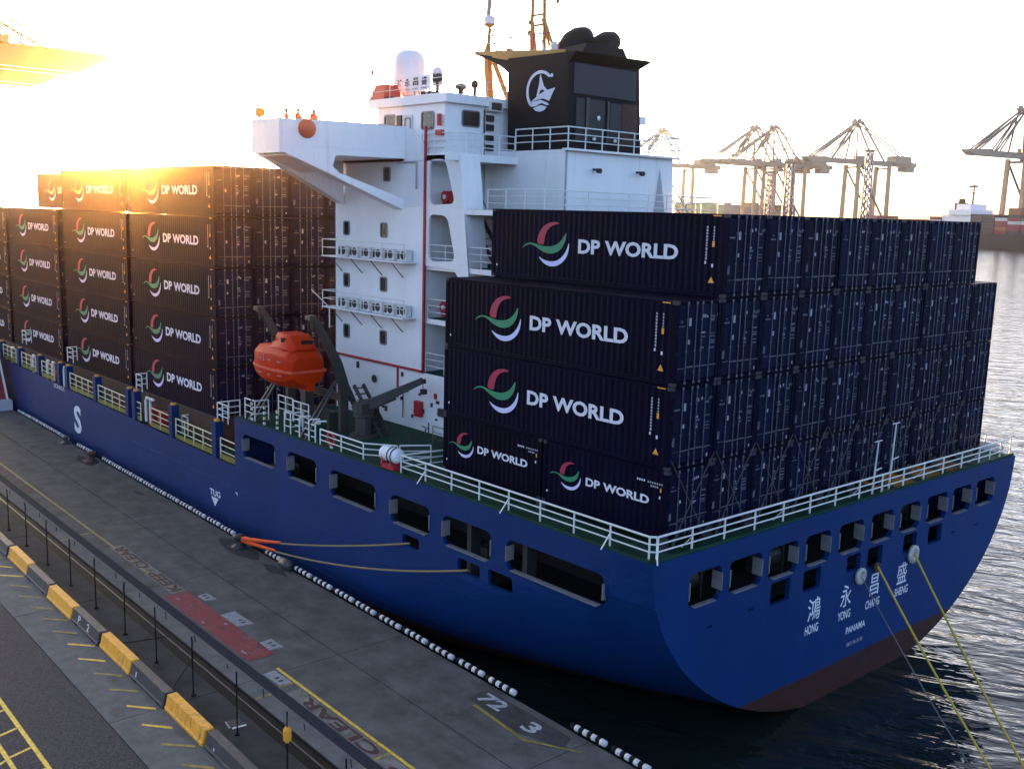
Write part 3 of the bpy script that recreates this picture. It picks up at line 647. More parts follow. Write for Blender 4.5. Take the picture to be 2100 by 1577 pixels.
for x in (40.9,41.6,56.8,57.8,59.4,60.6,64,69.5): ms_.tube([(x,.95,MD+.3),(x,.95,MD+1.6),(x-.15,.95,MD+1.85),(x-.5,.95,MD+1.85)], .09, 8)
split_build('deck_vent_pipe', ms_, ship, m='offwhite')
rd = MB()
for x in (39.6,41.2,58.9): rd.box((x,.4,MD),(x+.5,.8,MD+1.2))
split_build('hose_box', rd, ship, m='red')
# ------------------------------------------------------------------ accommodation, bridge, funnel (parts of the ship)
TX0, TX1, TY = 20.3, 28.6, -5.0             # tower block port face
YS_ = 2*YC-TY                               # starboard face
acc = MB()
acc.box((TX0,TY,2.66),(TX1,YS_,13.5)); acc.build('accommodation_tower', 'white', ship)
MB().box((14.0,-4.98,DK),(TX1-.1,YS_-.02,2.60)).build('deckhouse', 'white', ship)
trm = MB(); trm.box((TX0-.06,TY-.02,2.60),(TX1+.02,TY+.10,2.72)); trm.box((TX0-.10,TY-.02,2.60),(TX0+.02,TY+.10,14.95)); trm.box((22.4,-4.99,1.0),(22.5,-4.90,2.62)); trm.build('red_trim', 'redline', ship)
def window(x, z, w_, h_, y=TY, parent=ship):
    f = plate('window', [rounded(x-w_/2-.07,z-h_/2-.07,x+w_/2+.07,z+h_/2+.07,.14), rounded(x-w_/2,z-h_/2,x+w_/2,z+h_/2,.10)], (0,y+.025,0), (1,0,0), (0,0,1), .06, 'jamb', parent)
    plate('pane', [rounded(x-w_/2-.02,z-h_/2-.02,x+w_/2+.02,z+h_/2+.02,.10)], (0,y+.012,0), (1,0,0), (0,0,1), .01, 'glass', f); return f
for z in (9.77, 6.91, 4.05):
    for x in (27.45, 23.86): window(x, z, .48, .66)
window(23.6, 12.66, .5, .62)
# air conditioner platforms
for z in (8.23, 5.38):
    p = MB(); p.box((20.95,TY+.02,z-.06),(28.75,TY+.85,z)); pl = p.build('equipment_platform', 'white', ship)
    rail_mesh([(20.95,TY+.8,z),(28.72,TY+.8,z),(28.72,TY-.9,z)], post=1.9, levels=[.45,.9], r=.022).build('railing', 'rail', pl)
    b = MB()
    for x in (27.9,25.9,24.0,22.1): b.bar((x,TY+.78,z-.05),(x,TY+.02,z-.85),.028,5)
    b.build('bracket', 'grey', pl)
    for i in range(6):
        x = 21.25+i*1.12; a = MB(); a.box((x,TY+.1,z+.02),(x+.82,TY+.44,z+.60),'offwhite')
        a.lathe([(.22,.44),(.22,.455),(.06,.46)], c=(x+.3,TY,z+.32), axis='y', n=12, m='dark'); a.box((x+.58,TY+.44,z+.1),(x+.78,TY+.45,z+.5),'dark'); a.build('air_conditioner', None, pl)
pp = MB(); pp.tube([(22.6,TY+.08,13.25),(20.95,TY+.08,13.25),(20.95,TY+.08,11.9)], .05, 8); pp.build('wall_pipe', 'grey_print', ship)
# bridge wing: bulwark box on struts, reaching the ship's side
wz0, wz1 = 13.42, 15.02
wa = [(22.1,TY),(23.55,1.2),(26.3,1.2),(28.5,TY)]        # plan: aft inboard, aft tip, forward tip, forward inboard
def wall(mb, p, q, z0, z1, t=.12, z1b=None):
    p = V((*p,0)); q = V((*q,0)); d = (q-p).normalized(); nn = V((-d.y,d.x,0))*t
    zb = z1b or z1
    return mb.add([p+UP*z0,q+UP*z0,q+nn+UP*z0,p+nn+UP*z0,p+UP*z1,q+UP*zb,q+nn+UP*zb,p+nn+UP*z1],[(3,2,1,0),(4,5,6,7),(0,1,5,4),(1,2,6,5),(2,3,7,6),(3,0,4,7)])
bw = MB(); wall(bw, wa[0], wa[1], wz0, wz1); wall(bw, wa[1], wa[2], wz0, wz1); wall(bw, wa[2], wa[3], wz0, wz1)
bw.add([(*p,wz0+.15) for p in wa]+[(*p,wz0) for p in wa], [(0,1,2,3),(7,6,5,4),(0,1,5,4),(1,2,6,5),(2,3,7,6)])
wing = bw.build('bridge_wing', 'white', ship)
def strut(p_tip, p_root, w_, hroot, htip, m='white'):
    b = MB(); a = V(p_tip); c = V(p_root); X_ = V((w_,0,0))
    vs = [a, a+X_, c+X_, c, a+UP*htip, a+X_+UP*htip, c+X_+UP*hroot, c+UP*hroot]
    return b.add(vs, [(0,1,2,3),(7,6,5,4),(0,4,5,1),(1,5,6,2),(2,6,7,3),(3,7,4,0)]).build('wing_strut', m, wing)
strut((23.45,1.05,13.40),(22.15,TY,10.85), .75, .55, .1)
strut((25.6,1.05,13.40),(27.75,TY,11.1), .75, .55, .1)
MB().add([(23.5,.95,13.38),(26.3,.95,13.38),(27.2,-1.6,12.72),(23.0,-1.6,12.72),(23.5,.95,13.30),(26.3,.95,13.30),(27.2,-1.6,12.62),(23.0,-1.6,12.62)], [(0,1,2,3),(7,6,5,4),(0,4,5,1),(1,5,6,2),(2,6,7,3),(3,7,4,0)]).build('wing_soffit', 'white', wing)
gs = MB(); gs.add([(23.2,-.2,wz0),(23.2,-.2,13.1),(22.15,TY,wz0),(22.15,TY,12.9)], []); 
# web between the wing edge and the aft strut near the tip
plate('wing_web', [[(0,0),(0,-.05),(2.6,-1.08),(2.6,-.85),(2.35,-.55),(2.5,-.06),(2.9,0)]], (23.45,1.05,13.44), V((-1.4,-6.05,0)).normalized(), (0,0,1), .12, 'white', wing)
plate('wing_web', [[(0,0),(0,-.05),(6.2,-2.3),(6.2,0)]], (25.75,1.0,13.40), V((.33,-1,0)).normalized(), (0,0,1), .12, 'white', wing)
# shoulder plate at the tower's aft corner
plate('shoulder_plate', [[(20.25,13.3),(22.15,13.3),(22.1,15.02),(21.85,15.02),(20.5,14.15),(20.25,14.1)]], (0,TY-.05,0), (1,0,0), (0,0,1), .12, 'white', ship)
# side fin with two rounded openings and a raking box pillar
fin = [(20.25,13.55),(17.6,13.55),(16.75,7.6),(17.5,7.6),(17.9,8.0),(20.25,8.1)]
op1 = round_poly([(19.98,13.35),(18.72,13.35),(17.9,11.2),(19.98,11.12)], .42); op2 = round_poly([(19.98,10.68),(18.5,10.62),(17.82,8.42),(19.98,8.32)], .42)
plate('side_screen', [fin, op1, op2], (0,TY-.06,0), (1,0,0), (0,0,1), .12, 'white', ship)
pb = MB(); pb.add([(17.6,TY,13.5),(16.75,TY,7.6),(16.75,TY-1.25,7.6),(17.6,TY-1.25,13.5),(18.3,TY-.06,13.5),(17.4,TY-.06,7.6),(17.4,TY-1.25,7.6),(18.3,TY-1.25,13.5)],[(0,1,2,3),(7,6,5,4),(0,4,5,1),(1,5,6,2),(2,6,7,3),(3,7,4,0)])
pb.build('raking_pillar', 'white', ship)
# decks abaft the tower
for z, xa in ((5.42,15.2),(8.15,14.6),(10.95,12.75)):
    d = MB(); d.box((xa,TY-.1,z-.25),(TX0,YS_+.1,z)); sl = d.build('tower_deck', 'white', ship)
    MB().box((xa+.1,TY-.2,z),(TX0,YS_+.2,z+.012)).build('deck_paint', 'deck', sl)
    if z < 10: rail_mesh([(TX0-.1,TY-.18,z),(xa+.1,TY-.18,z),(xa+.1,-14,z)], post=1.5, levels=[.35,.68,1.0], r=.026).build('railing', None, sl)
    else: rail_mesh([(17.0,TY-1.3,z),(13.0,TY-1.3,z),(13.0,-19.3,z),(16,-19.3,z)], post=1.45, levels=[.33,.66,.98], r=.026).build('railing', None, sl)
rail_mesh([(20.2,-5.1,2.66),(14.1,-5.1,2.66),(14.1,-12,2.66)], post=1.5, levels=[.35,.68,1.0], r=.026).build('railing', None, ship)
MB().box((14.0,TY-.05,2.60),(TX0,YS_,2.66)).build('deckhouse_top', 'deck', ship)
# stair flights seen through the screen openings
for z0,z1 in ((8.15,10.95),(2.66,5.42)):
    b = MB()
    for dy in (0,.7):
        b.beam((16.6,-6.6-dy,z0),(18.9,-6.6-dy,z1), .05,.22); b.bar((16.6,-6.6-dy,z0+.9),(18.9,-6.6-dy,z1+.9),.025)
    for i in range(9): b.box((16.7+2.2*i/9,-7.3,z0+.12+(z1-z0)*i/9),(16.95+2.2*i/9,-6.6,z0+.15+(z1-z0)*i/9))
    b.build('stair_flight', 'dark', ship)
for z in (11.55, 6.0):                           # red fire hose reels
    MB().lathe([(.30,-.10),(.30,.10)], c=(19.75,TY-.9,z), axis='y', n=12, m='red').lathe([(.12,.1),(.12,.14)], c=(19.75,TY-.9,z), axis='y', n=8, m='white_print').box((19.4,TY-1.2,z-.5),(20.1,TY-.95,z+.3),'red').build('fire_hose_reel', None, ship)
bd = MB(); bd.box((17.9,TY+.0,13.28),(TX1,YS_,13.58)); bd.build('bridge_deck', 'white', ship)
MB().box((17.7,-4.4,13.25),(18.0,-8.8,13.6)).build('bridge_deck_edge', 'white', ship)
rail_mesh([(20.6,-5.0,13.58),(18.6,-5.02,13.58),(17.85,-5.6,13.58),(17.85,-8.75,13.58)], post=1.25, levels=[.36,.68,1.02], r=.032).build('bridge_railing', None, ship)
MB().box((13.9,-8.6,13.86),(14.3,-17.0,13.96)).build('casing_edge', 'white', ship)
rail_mesh([(17.7,-8.66,13.95),(13.98,-8.66,13.95),(13.98,-16.9,13.95),(18,-16.9,13.95)], post=1.2, levels=[.36,.68,1.0], r=.032).build('casing_railing', None, ship)
# wheelhouse
WX0, WX1, WY0 = 19.0, 24.7, -5.15
WY1 = 2*YC-WY0
MB().box((WX0,WY0,13.58),(WX1,WY1,16.08)).build('wheelhouse', 'white', ship)
rf = MB(); rf.add([(18.72,-5.0,16.06),(25.3,-5.0,16.06),(25.9,YC,16.06),(25.3,2*YC+5,16.06),(18.72,2*YC+5,16.06),(18.72,-5.0,16.50),(25.3,-5.0,16.50),(25.9,YC,16.50),(25.3,2*YC+5,16.50),(18.72,2*YC+5,16.50)],
      [(4,3,2,1,0),(5,6,7,8,9),(0,1,6,5),(1,2,7,6),(2,3,8,7),(3,4,9,8),(4,0,5,9)])
rf.build('wheelhouse_roof', 'white', ship)
def ywindow(y0,y1,z0,z1,x,parent=ship):
    f = plate('window', [rounded(-y1-.06,z0-.06,-y0+.06,z1+.06,.14), rounded(-y1,z0,-y0,z1,.10)], (x-.025,0,0), (0,-1,0), (0,0,1), .06, 'jamb', parent)
    plate('pane', [rounded(-y1,z0,-y0,z1,.10)], (x-.012,0,0), (0,-1,0), (0,0,1), .012, 'glass', f)
ywindow(-7.3,-6.25,15.05,15.74,WX0)
for xc, w_ in ((20.35,.9),(23.6,.85)): window(xc, 15.25, w_, .75, WY0)
plate('wheelhouse_door', [rounded(21.6,13.62,22.35,15.6,.1)], (0,WY0+.03,0), (1,0,0), (0,0,1), .05, 'offwhite', ship); window(21.97, 15.1, .4, .6, WY0+.03)
wd = MB(); wd.box((22.5,WY0,14.6),(22.9,WY0+.1,15.6),'dark'); wd.lathe([(.12,0),(.12,.55)], c=(19.25,WY0+.15,14.95), n=10, m='red'); wd.box((19.0,WY0+.02,14.5),(19.5,WY0+.2,14.75),'red'); split_build('wall_fitting', wd, ship)
cu_ = MB(); cu_.box((18.6,-8.55,15.85),(18.98,-7.7,16.3),'offwhite'); cu_.box((18.58,-8.45,15.9),(18.6,-7.8,16.25),'dark'); cu_.build('air_unit', None, ship)
bx = MB()
for z in (13.9,14.4,14.9,15.35): bx.box((18.85,-8.2,z),(18.98,-7.75,z+.3),'dark' if z<15 else 'grey'); bx.bar((18.9,-7.6,13.6),(18.9,-7.6,15.9),.04,m='grey')
split_build('cable_box', bx, ship)
# roof fittings
cv = MB(); cv.add([(25.3,-5.1,16.5),(26.0,-5.3,16.5),(26.0,-7.0,16.5),(25.3,-7.0,16.5),(25.4,-5.5,17.25),(25.85,-5.6,17.25),(25.85,-6.7,17.25),(25.4,-6.7,17.25)],[(3,2,1,0),(4,5,6,7),(0,1,5,4),(1,2,6,5),(2,3,7,6),(3,0,4,7)])
cv.box((24.3,-5.15,16.5),(25.3,-5.5,17.15)); cv = MB()
cv.add([(24.1,-5.1,16.5),(25.5,-5.1,16.5),(25.7,-6.3,16.5),(24.1,-6.3,16.5),(24.25,-5.3,17.3),(25.15,-5.3,17.3),(25.3,-6.1,17.3),(24.25,-6.1,17.3)],[(3,2,1,0),(4,5,6,7),(0,1,5,4),(1,2,6,5),(2,3,7,6),(3,0,4,7)]); cv.build('console_cover', 'redorange', ship)
dm = MB(); dm.lathe([(.55,16.9),(.86,17.0),(.88,17.3),(.88,18.55),(.84,18.85),(.70,19.1),(.45,19.27),(.12,19.33)], c=(25.5,-7.75,.1), n=24); dm.build('satellite_dome', 'dome', ship, True)
MB().lathe([(.4,16.45),(.35,16.95)], c=(25.5,-7.75,.1), n=12).build('dome_pedestal', 'mast', ship)
dm = MB(); dm.lathe([(.26,17.3),(.30,17.5),(.30,17.95),(.24,18.15),(.08,18.25)], c=(22.55,-7.4,0), n=16); dm.bar((22.55,-7.4,16.5),(22.55,-7.4,17.35),.07); dm.build('small_dome', 'dome', ship, True)
nb = MB(); nb.box((21.95,-6.52,16.98),(25.0,-6.45,17.74),'dome')
for i,(c_,l_) in enumerate((('鴻','HONG'),('永','YONG'),('昌','CHANG'),('盛','SHENG'))):
    x = 24.85-i*.73; put_text(nb, c_, (x,-6.435,17.25), (-.48,0,0), (0,0,.40), 'number_black', .02); put_text(nb, l_, (x+.03,-6.435,17.06), (-.46,0,0), (0,0,.11), 'number_black', .01)
for x in (22.3,23.3,24.3): nb.bar((x,-6.5,16.5),(x,-6.5,17.0),.045,m='grey_print'); nb.bar((x,-6.5,17.3),(x,-7.1,16.5),.035,m='grey_print')
nb.build('name_board', None, ship)
an = MB(); an.bar((22.15,-7.2,16.5),(22.12,-7.2,21.3),.03,6,.012,m='offwhite'); an.build('whip_antenna', None, ship)
sr = MB(); sr.bar((21.0,-6.2,16.5),(21.0,-6.2,17.2),.09,m='grey'); sr.lathe([(.20,-.2),(.24,.15),(.05,.25)], c=(21.0,-6.2,17.45), axis='x', n=12, m='dark'); sr.box((21.05,-6.5,17.2),(21.3,-6.1,17.75),'offwhite'); sr.build('searchlight', None, ship)
fl = MB()
for x,y,r_,h in ((19.6,-6.6,.28,.6),(19.0,-7.0,.18,.75)): fl.lathe([(r_*.5,16.5),(r_*.5,16.5+h*.5),(r_,16.5+h*.6),(r_,16.5+h*.9),(r_*.5,16.5+h)], c=(x,y,0), n=12)
split_build('mushroom_vent', fl, ship, m='rust')
lt = MB(); lt.bar((25.9,-5.6,16.5),(25.9,-5.6,17.9),.025,m='mast'); lt.lathe([(.07,17.9),(.09,18.05),(.03,18.2)], c=(25.9,-5.6,0), n=8, m='red'); lt.bar((25.2,-5.4,16.5),(25.2,-5.4,17.9),.02,m='offwhite'); lt.bar((19.7,-6.0,16.5),(19.7,-6.0,17.85),.025,m='offwhite'); split_build('light_pole', lt, ship)
rail_mesh([(25.2,-5.15,16.5),(18.9,-5.15,16.5),(18.9,-9,16.5)], post=1.5, levels=[.4,.75], r=.016).build('roof_railing', None, ship)
bxs = MB(); bxs.box((22.5,-7.6,16.5),(23.3,-6.9,17.0),'rust')
for i in range(6): bxs.box((23.5+i*.25,-5.3,16.5),(23.62+i*.25,-5.15,16.62),'dark')
split_build('roof_box', bxs, ship)
# engine casing and funnel
CX0, CX1, CY0, CY1 = 14.2, 20.2, -8.8, -16.0
MB().add([(CX0,CY0,DK),(CX1,CY0,DK),(CX1,-17.6,DK),(CX0,-17.6,DK),(CX0,CY0,13.92),(CX1,CY0,13.92),(CX1,-16.75,13.92),(CX0,-16.75,13.92)],[(3,2,1,0),(4,5,6,7),(0,1,5,4),(1,2,6,5),(2,3,7,6),(3,0,4,7)]).build('engine_casing', 'white', ship)
cp = MB(); cp.box((CX0-.06,CY0-.02,10.9),(CX0+.02,CY0+.05,13.9),'grey_print'); cp.add([(CX0-.03,-15.7,13.3),(CX0-.03,-15.35,10.9),(CX0-.03,-16.3,10.9)],[(0,1,2)],'grey_print')
for y in (-10.7,-13.9):
    cp.box((CX0-.35,y-.06,13.0),(CX0,y+.06,13.1),'dark'); cp.lathe([(.13,-.1),(.10,.12)], c=(CX0-.38,y,12.98), axis='x', n=8, m='dark')
split_build('casing_fitting', cp, ship)
FZ0, FZ1 = 13.92, 18.2
fb = MB(); fb.add([(14.2,-8.8,FZ0),(18.45,-8.8,FZ0),(18.45,-14.1,FZ0),(14.2,-14.1,FZ0),(14.2,-8.72,FZ1),(18.5,-8.72,FZ1),(18.5,-13.75,FZ1),(14.2,-13.75,FZ1)],[(3,2,1,0),(4,5,6,7),(0,1,5,4),(1,2,6,5),(2,3,7,6),(3,0,4,7)])
funnel = fb.build('funnel', 'funnel', ship)
lip = MB(); lip.add([(14.15,-8.74,17.95),(18.5,-8.74,17.95),(18.5,-13.7,18.1),(14.15,-13.7,18.1),(13.75,-8.74,18.38),(18.5,-8.70,18.45),(18.5,-14.25,18.55),(13.75,-14.25,18.52)],[(3,2,1,0),(4,5,6,7),(0,1,5,4),(1,2,6,5),(2,3,7,6),(3,0,4,7)])
lip.build('funnel_lip', 'funnel', funnel)
vt = MB(); vt.box((14.17,-9.1,16.55),(14.22,-13.55,17.95),'funnel_grey')
vt.box((14.15,-9.3,14.3),(14.2,-9.9,16.35),'dark'); vt.box((14.1,-9.95,14.3),(14.22,-10.15,16.4),'grey'); vt.box((14.15,-10.2,14.4),(14.2,-11.3,16.35),'dark'); vt.box((14.1,-11.45,14.4),(14.22,-11.6,16.35),'grey'); vt.box((14.15,-11.7,14.4),(14.2,-12.5,16.3),'dark')
vt.box((14.15,-12.55,14.3),(14.2,-13.7,16.35),'rust'); vt.lathe([(.12,-.05),(.02,-.12)], c=(14.12,-10.8,15.5), axis='x', n=10, m='dome')
for y in (-10.5,-12.0): vt.lathe([(.08,-.1),(.08,0)], c=(14.1,y,14.5), axis='x', n=8, m='dome')
split_build('vent_panel', vt, funnel)
# emblem on the port face: ring, tower, ship and waves
em = MB(); ye = -8.72
def E_(pts, mm='white_print', lift=.0): em.add([(x, -8.8+(z-FZ0)/(FZ1-FZ0)*.08+.02+lift, z) for x,z in pts], [tuple(range(len(pts)))], mm)
def Epoly(pts, mm='white_print', lift=0.0):
    o_ = plate('e', [pts], (0,0,0), (1,0,0), (0,0,1), 0.0, 'white_print'); me = o_.data
    vs = [(v.co.x, -8.8+(v.co.z-FZ0)/(FZ1-FZ0)*.08+.02+lift, v.co.z) for v in me.vertices]; em.add(vs, [tuple(p.vertices) for p in me.polygons], mm); bpy.data.objects.remove(o_)
cx_, cz_ = 16.10, 16.72
ring = []
for i in range(27): a = math.radians(28+i*8); ring.append((cx_+.0-1.0*math.cos(a)*1.0, cz_+.98*math.sin(a)))
ring = [(cx_-math.cos(math.radians(a))*1.0, cz_+math.sin(math.radians(a))*.97) for a in range(40, 232, 8)]
inner = [(cx_-math.cos(math.radians(a))*(.83+.03*math.sin(math.radians(a))), cz_+math.sin(math.radians(a))*(.82)) for a in range(232, 40, -8)]
Epoly(ring+inner); Epoly([(15.30+.10*math.cos(i*.785),17.40+.10*math.sin(i*.785)) for i in range(8)])
Epoly([(16.36,16.5),(16.18,17.05),(16.12,17.5),(16.08,17.5),(15.85,16.95),(15.58,16.72),(15.75,16.68),(15.95,16.8),(16.12,16.72),(16.20,16.45)])
Epoly([(16.75,16.25),(16.2,16.55),(15.7,16.72),(15.05,16.82),(15.30,16.45),(15.45,16.22),(15.9,16.36),(16.3,16.32)])
Epoly([(16.85,16.22),(16.4,16.27),(16.05,16.30),(15.6,16.15),(15.45,16.05),(15.6,16.02),(16.0,16.15),(16.4,16.02),(16.72,16.0)])
Epoly([(16.60,15.92),(16.35,16.0),(16.0,16.05),(15.62,15.95),(15.8,15.8),(16.1,15.74),(16.4,15.80)])
em.build('emblem', None, funnel)
# uptakes
def uptake(y0, x0):
    b = MB(); pts = []
    prof_ = [(0,0,.52,.75),(-.12,.55,.55,.78),(-.45,.95,.58,.80),(-.95,1.22,.56,.78),(-1.40,1.36,.48,.66)]
    n = 14; rings = []
    for i,(dy,dz,ra,rb) in enumerate(prof_):
        tl_ = [0,.35,.75,1.0,1.1][i]
        nrm = V((0,-math.sin(tl_),math.cos(tl_))); e1 = V((1,0,0)); e2 = e1.cross(nrm)
        c = V((x0,y0+dy,18.45+dz)); rings.append([c+e1*math.cos(2*math.pi*k/n)*rb*.8+e2*math.sin(2*math.pi*k/n)*ra for k in range(n)])
    vs = [p for R in rings for p in R]; fs = [(i*n+k,i*n+(k+1)%n,(i+1)*n+(k+1)%n,(i+1)*n+k) for i in range(len(rings)-1) for k in range(n)]; fs.append(tuple(range(len(vs)-n,len(vs))))
    b.add(vs, fs); return b.build('exhaust_uptake', 'funnel', funnel, True)
uptake(-10.9, 16.6); uptake(-12.7, 16.4)
u2 = MB(); u2.add([(14.2,-9.6,18.45),(17.8,-9.6,18.45),(17.8,-12.9,18.45),(14.2,-12.9,18.45),(14.3,-10.0,18.95),(17.6,-9.9,18.8),(17.6,-12.6,18.95),(14.3,-12.6,19.0)],[(4,5,6,7),(0,1,5,4),(1,2,6,5),(2,3,7,6),(3,0,4,7)])
u2.add([(14.3,-12.3,18.6),(14.3,-12.9,19.1),(14.6,-12.5,18.6)],[(0,1,2)]); u2.build('uptake_base', 'funnel', funnel)
# radar platform, masts and stays
pf = MB(); pf.add([(14.6,-8.9,18.45),(18.4,-8.8,18.35),(21.3,-8.85,18.92),(22.4,-10.2,19.15),(22.4,-11.2,19.15),(18.4,-12.6,18.4),(14.6,-8.9,18.55),(18.4,-8.8,18.62),(21.3,-8.85,19.08),(22.4,-10.2,19.3),(22.4,-11.2,19.3),(18.4,-12.6,18.6)],[(0,1,2,3,4,5),(11,10,9,8,7,6),(0,1,7,6),(1,2,8,7),(2,3,9,8),(3,4,10,9),(4,5,11,10)])
plat = pf.build('radar_platform', 'mast', ship)
plate('platform_bracket', [[(18.45,18.45),(21.25,18.95),(21.1,18.86),(20.2,18.58),(19.5,18.3),(18.9,17.98),(18.45,17.7)]], (0,-8.95,0), (1,0,0), (0,0,1), .25, 'funnel', plat)
pm2 = MB(); pm2.beam((22.0,-10.6,16.5),(22.3,-10.6,19.15),.28,.35); pm2.beam((20.4,-10.6,16.5),(21.9,-10.6,19.0),.16,.22); pm2.build('platform_leg', 'mast', plat)
rail_mesh([(18.6,-8.9,18.55),(21.2,-8.95,19.06),(22.35,-10.2,19.3),(22.35,-11.2,19.3),(18.4,-12.6,18.6)], post=1.3, levels=[.5,.95], r=.018).build('railing', 'rail', plat)
rail_mesh([(18.6,-8.9,18.55),(15.2,-9.0,18.5)], post=1.6, levels=[.95], r=.03, m='red').build('railing', None, plat)
rm = MB(); c0 = (22.25,-10.6,19.3); rm.bar(c0,(22.2,-10.6,20.75),.13,8,.07); rm.bar((21.2,-10.3,19.2),(22.1,-10.6,20.5),.05); rm.bar((22.4,-10.6,19.3),(22.2,-10.6,19.9),.18,8,.1); rm.lathe([(.1,20.6),(.3,20.72),(.3,20.77)], c=(22.2,-10.6,0), n=12); rm.build('radar_mast', 'mast', plat)
ra = MB(); ra.lathe([(.30,20.77),(.33,21.1),(.2,21.2)], c=(22.2,-10.6,0), n=12, m='dome'); ra.beam((22.75,-10.9,20.95),(21.75,-10.2,22.0),.24,.34,m='grey_print'); ra.build('radar_scanner', None, plat)
mm_ = MB(); base = (18.6,-10.6,18.7)
for dx,dy in ((-.0,0),(-1.0,.0)): mm_.bar((18.6+dx+.25,-10.6+dy,18.7),(18.55+dx*.7+.25,-10.6+dy,24.5),.10,8)
mm_.bar((16.6,-10.2,18.6),(17.95,-10.6,20.6),.09); mm_.bar((17.6,-9.8,18.6),(18.8,-10.6,20.6),.08); mm_.bar((18.0,-11.4,18.6),(18.1,-10.6,20.6),.08)
for z in (20.3,20.8,22.0): mm_.bar((18.85,-10.6,z),(18.0,-10.6,z),.06)
mm_.tube([(18.0,-10.6,21.45),(17.5,-10.6,21.75),(16.4,-10.6,21.8)],.09); mm_.tube([(18.9,-10.6,21.9),(19.6,-10.6,22.35),(20.4,-10.6,22.5)],.09); mm_.build('main_mast', 'mast', plat)
ml = MB()
for x,z in ((16.4,22.0),(16.4,21.5),(16.9,22.1),(17.0,21.3),(20.3,22.3),(20.5,21.9),(19.0,20.5),(19.05,20.0)): ml.lathe([(.06,z-.12),(.09,z),(.05,z+.12)], c=(x,-10.6,0), n=8)
split_build('mast_light', ml, plat, m='rust')
dv = MB(); dv.lathe([(.2,18.7),(.24,18.95),(.1,19.15)], c=(16.1,-9.6,0), n=10, m='offwhite'); dv.bar((16.1,-9.6,18.5),(16.1,-9.6,18.75),.12,m='mast')
for x in (19.4,20.2): dv.lathe([(.2,18.85),(.2,19.1)], c=(x,-9.6,0), n=8, m='mast')
split_build('platform_fitting', dv, plat)
MB().bar((16.7,-8.9,20.1),(14.3,-8.85,14.9),.034,5).build('stay_wire', 'grey_print', ship)
MB().bar((19.0,-10.6,20.0),(17.2,-9.0,18.6),.02,5).build('stay_wire', 'grey_print', ship)
# fittings on the lower deckhouse wall
fw = MB(); rr_ = random.Random(4)
for i in range(34):
    x, z = rr_.uniform(14.8,27.5), rr_.uniform(-.1,2.2); s_ = rr_.uniform(.06,.2)
    fw.box((x,-4.98,z),(x+s_,-4.90,z+s_*rr_.uniform(.6,2.2)), rr_.choice(['dark','dark','grey','red','grey_print']))
for x in (16.1,17.3,21.9): fw.tube([(x,-4.9,0),(x,-4.9,1.4),(x+.3,-4.9,1.5)],.03,m='grey')
fw.box((20.2,-4.98,.3),(20.75,-4.75,1.1),'red'); fw.box((18.4,-4.98,.6),(18.8,-4.8,1.0),'grey')
for x in (24.6,17.0): fw.lathe([(.22,-4.93),(.22,-4.88)], c=(x,0,1.7), axis='y', n=12, m='dark')
split_build('wall_fitting', fw, ship)
# ------------------------------------------------------------------ containers
def body_mesh(L, h, name, castings=True):
    b = MB(); W = CW; p = .15
    for x in (0, L-p):
        for y in (0, -W+p): b.box((x+.002,y-p,.02),(x+p-.002,y,h-.02)) if y == 0 else b.box((x+.002,-W,.02),(x+p-.002,-W+p,h-.02))
    for y0,y1 in ((-.06,0),(-W,-W+.06)):
        b.box((p,y0,.0),(L-p,y1,.16)); b.box((p,y0,h-.09),(L-p,y1,h))
    for x0,x1 in ((0,.05),(L-.05,L)): b.box((x0,-W+p,0),(x1,-p,.14)); b.box((x0,-W+p,h-.10),(x1,-p,h))
    # corrugated side walls
    z0,z1 = .15,h-.085; per = .278; n = int((L-2*p)/per); per = (L-2*p)/n
    for ys in (0,-W):
        sg = -1 if ys == 0 else 1; vs = []; x = p
        prof = [(0,.012),(.26*per,.012),(.5*per,.028),(.76*per,.028)]
        for i in range(n):
            for dx,dy in prof: vs.append((p+i*per+dx, ys+sg*dy))
        vs.append((L-p, ys+sg*.012)); k = len(vs)
        b.add([(a,c,z0) for a,c in vs]+[(a,c,z1) for a,c in vs], [(i,i+1,k+i+1,k+i) for i in range(k-1)])
    b.quad((p,-.05,h-.02),(L-p,-.05,h-.02),(L-p,-W+.05,h-.02),(p,-W+.05,h-.02)); b.quad((p,-.05,.06),(L-p,-.05,.06),(L-p,-W+.05,.06),(p,-W+.05,.06))
    b.quad((L-.04,-p,.1),(L-.04,-W+p,.1),(L-.04,-W+p,h-.1),(L-.04,-p,h-.1))
    return b.mesh(name, 'navy')
cast_me = MB().box((-.004,-.178,-.004),(.178,.004,.118)).mesh('corner_casting', 'casting')
def leaf_mesh(h):
    b = MB(); w_ = CW/2-.15-.01; z0, z1 = .17, h-.13
    b.box((.03,-w_,z0),(.07,0,z1))
    n = 5; zs = [z0+(z1-z0)*i/n for i in range(n+1)]
    for i in range(n): b.box((.018,-w_+.05,zs[i]+.05),(.035,-.05,zs[i+1]-.05))
    for z in [z0+.15+(z1-z0-.3)*i/3 for i in range(4)]: b.box((.0,-.05,z-.05),(.03,.10,z+.05))
    return b.mesh('door', 'door')
def rod_mesh(h):
    b = MB(); b.bar((-.012,0,.05),(-.012,0,h-.04),.019,6)
    for z in (.09,h-.08): b.box((-.03,-.045,z-.05),(.02,.045,z+.05))
    for z in (.45,1.15,h-.65): b.box((-.02,-.035,z-.03),(.02,.035,z+.03))
    b.beam((-.035,0,.62+.0),(-.035,-.38,.62),.016,.035); return b.mesh('lock_rod', 'rod')
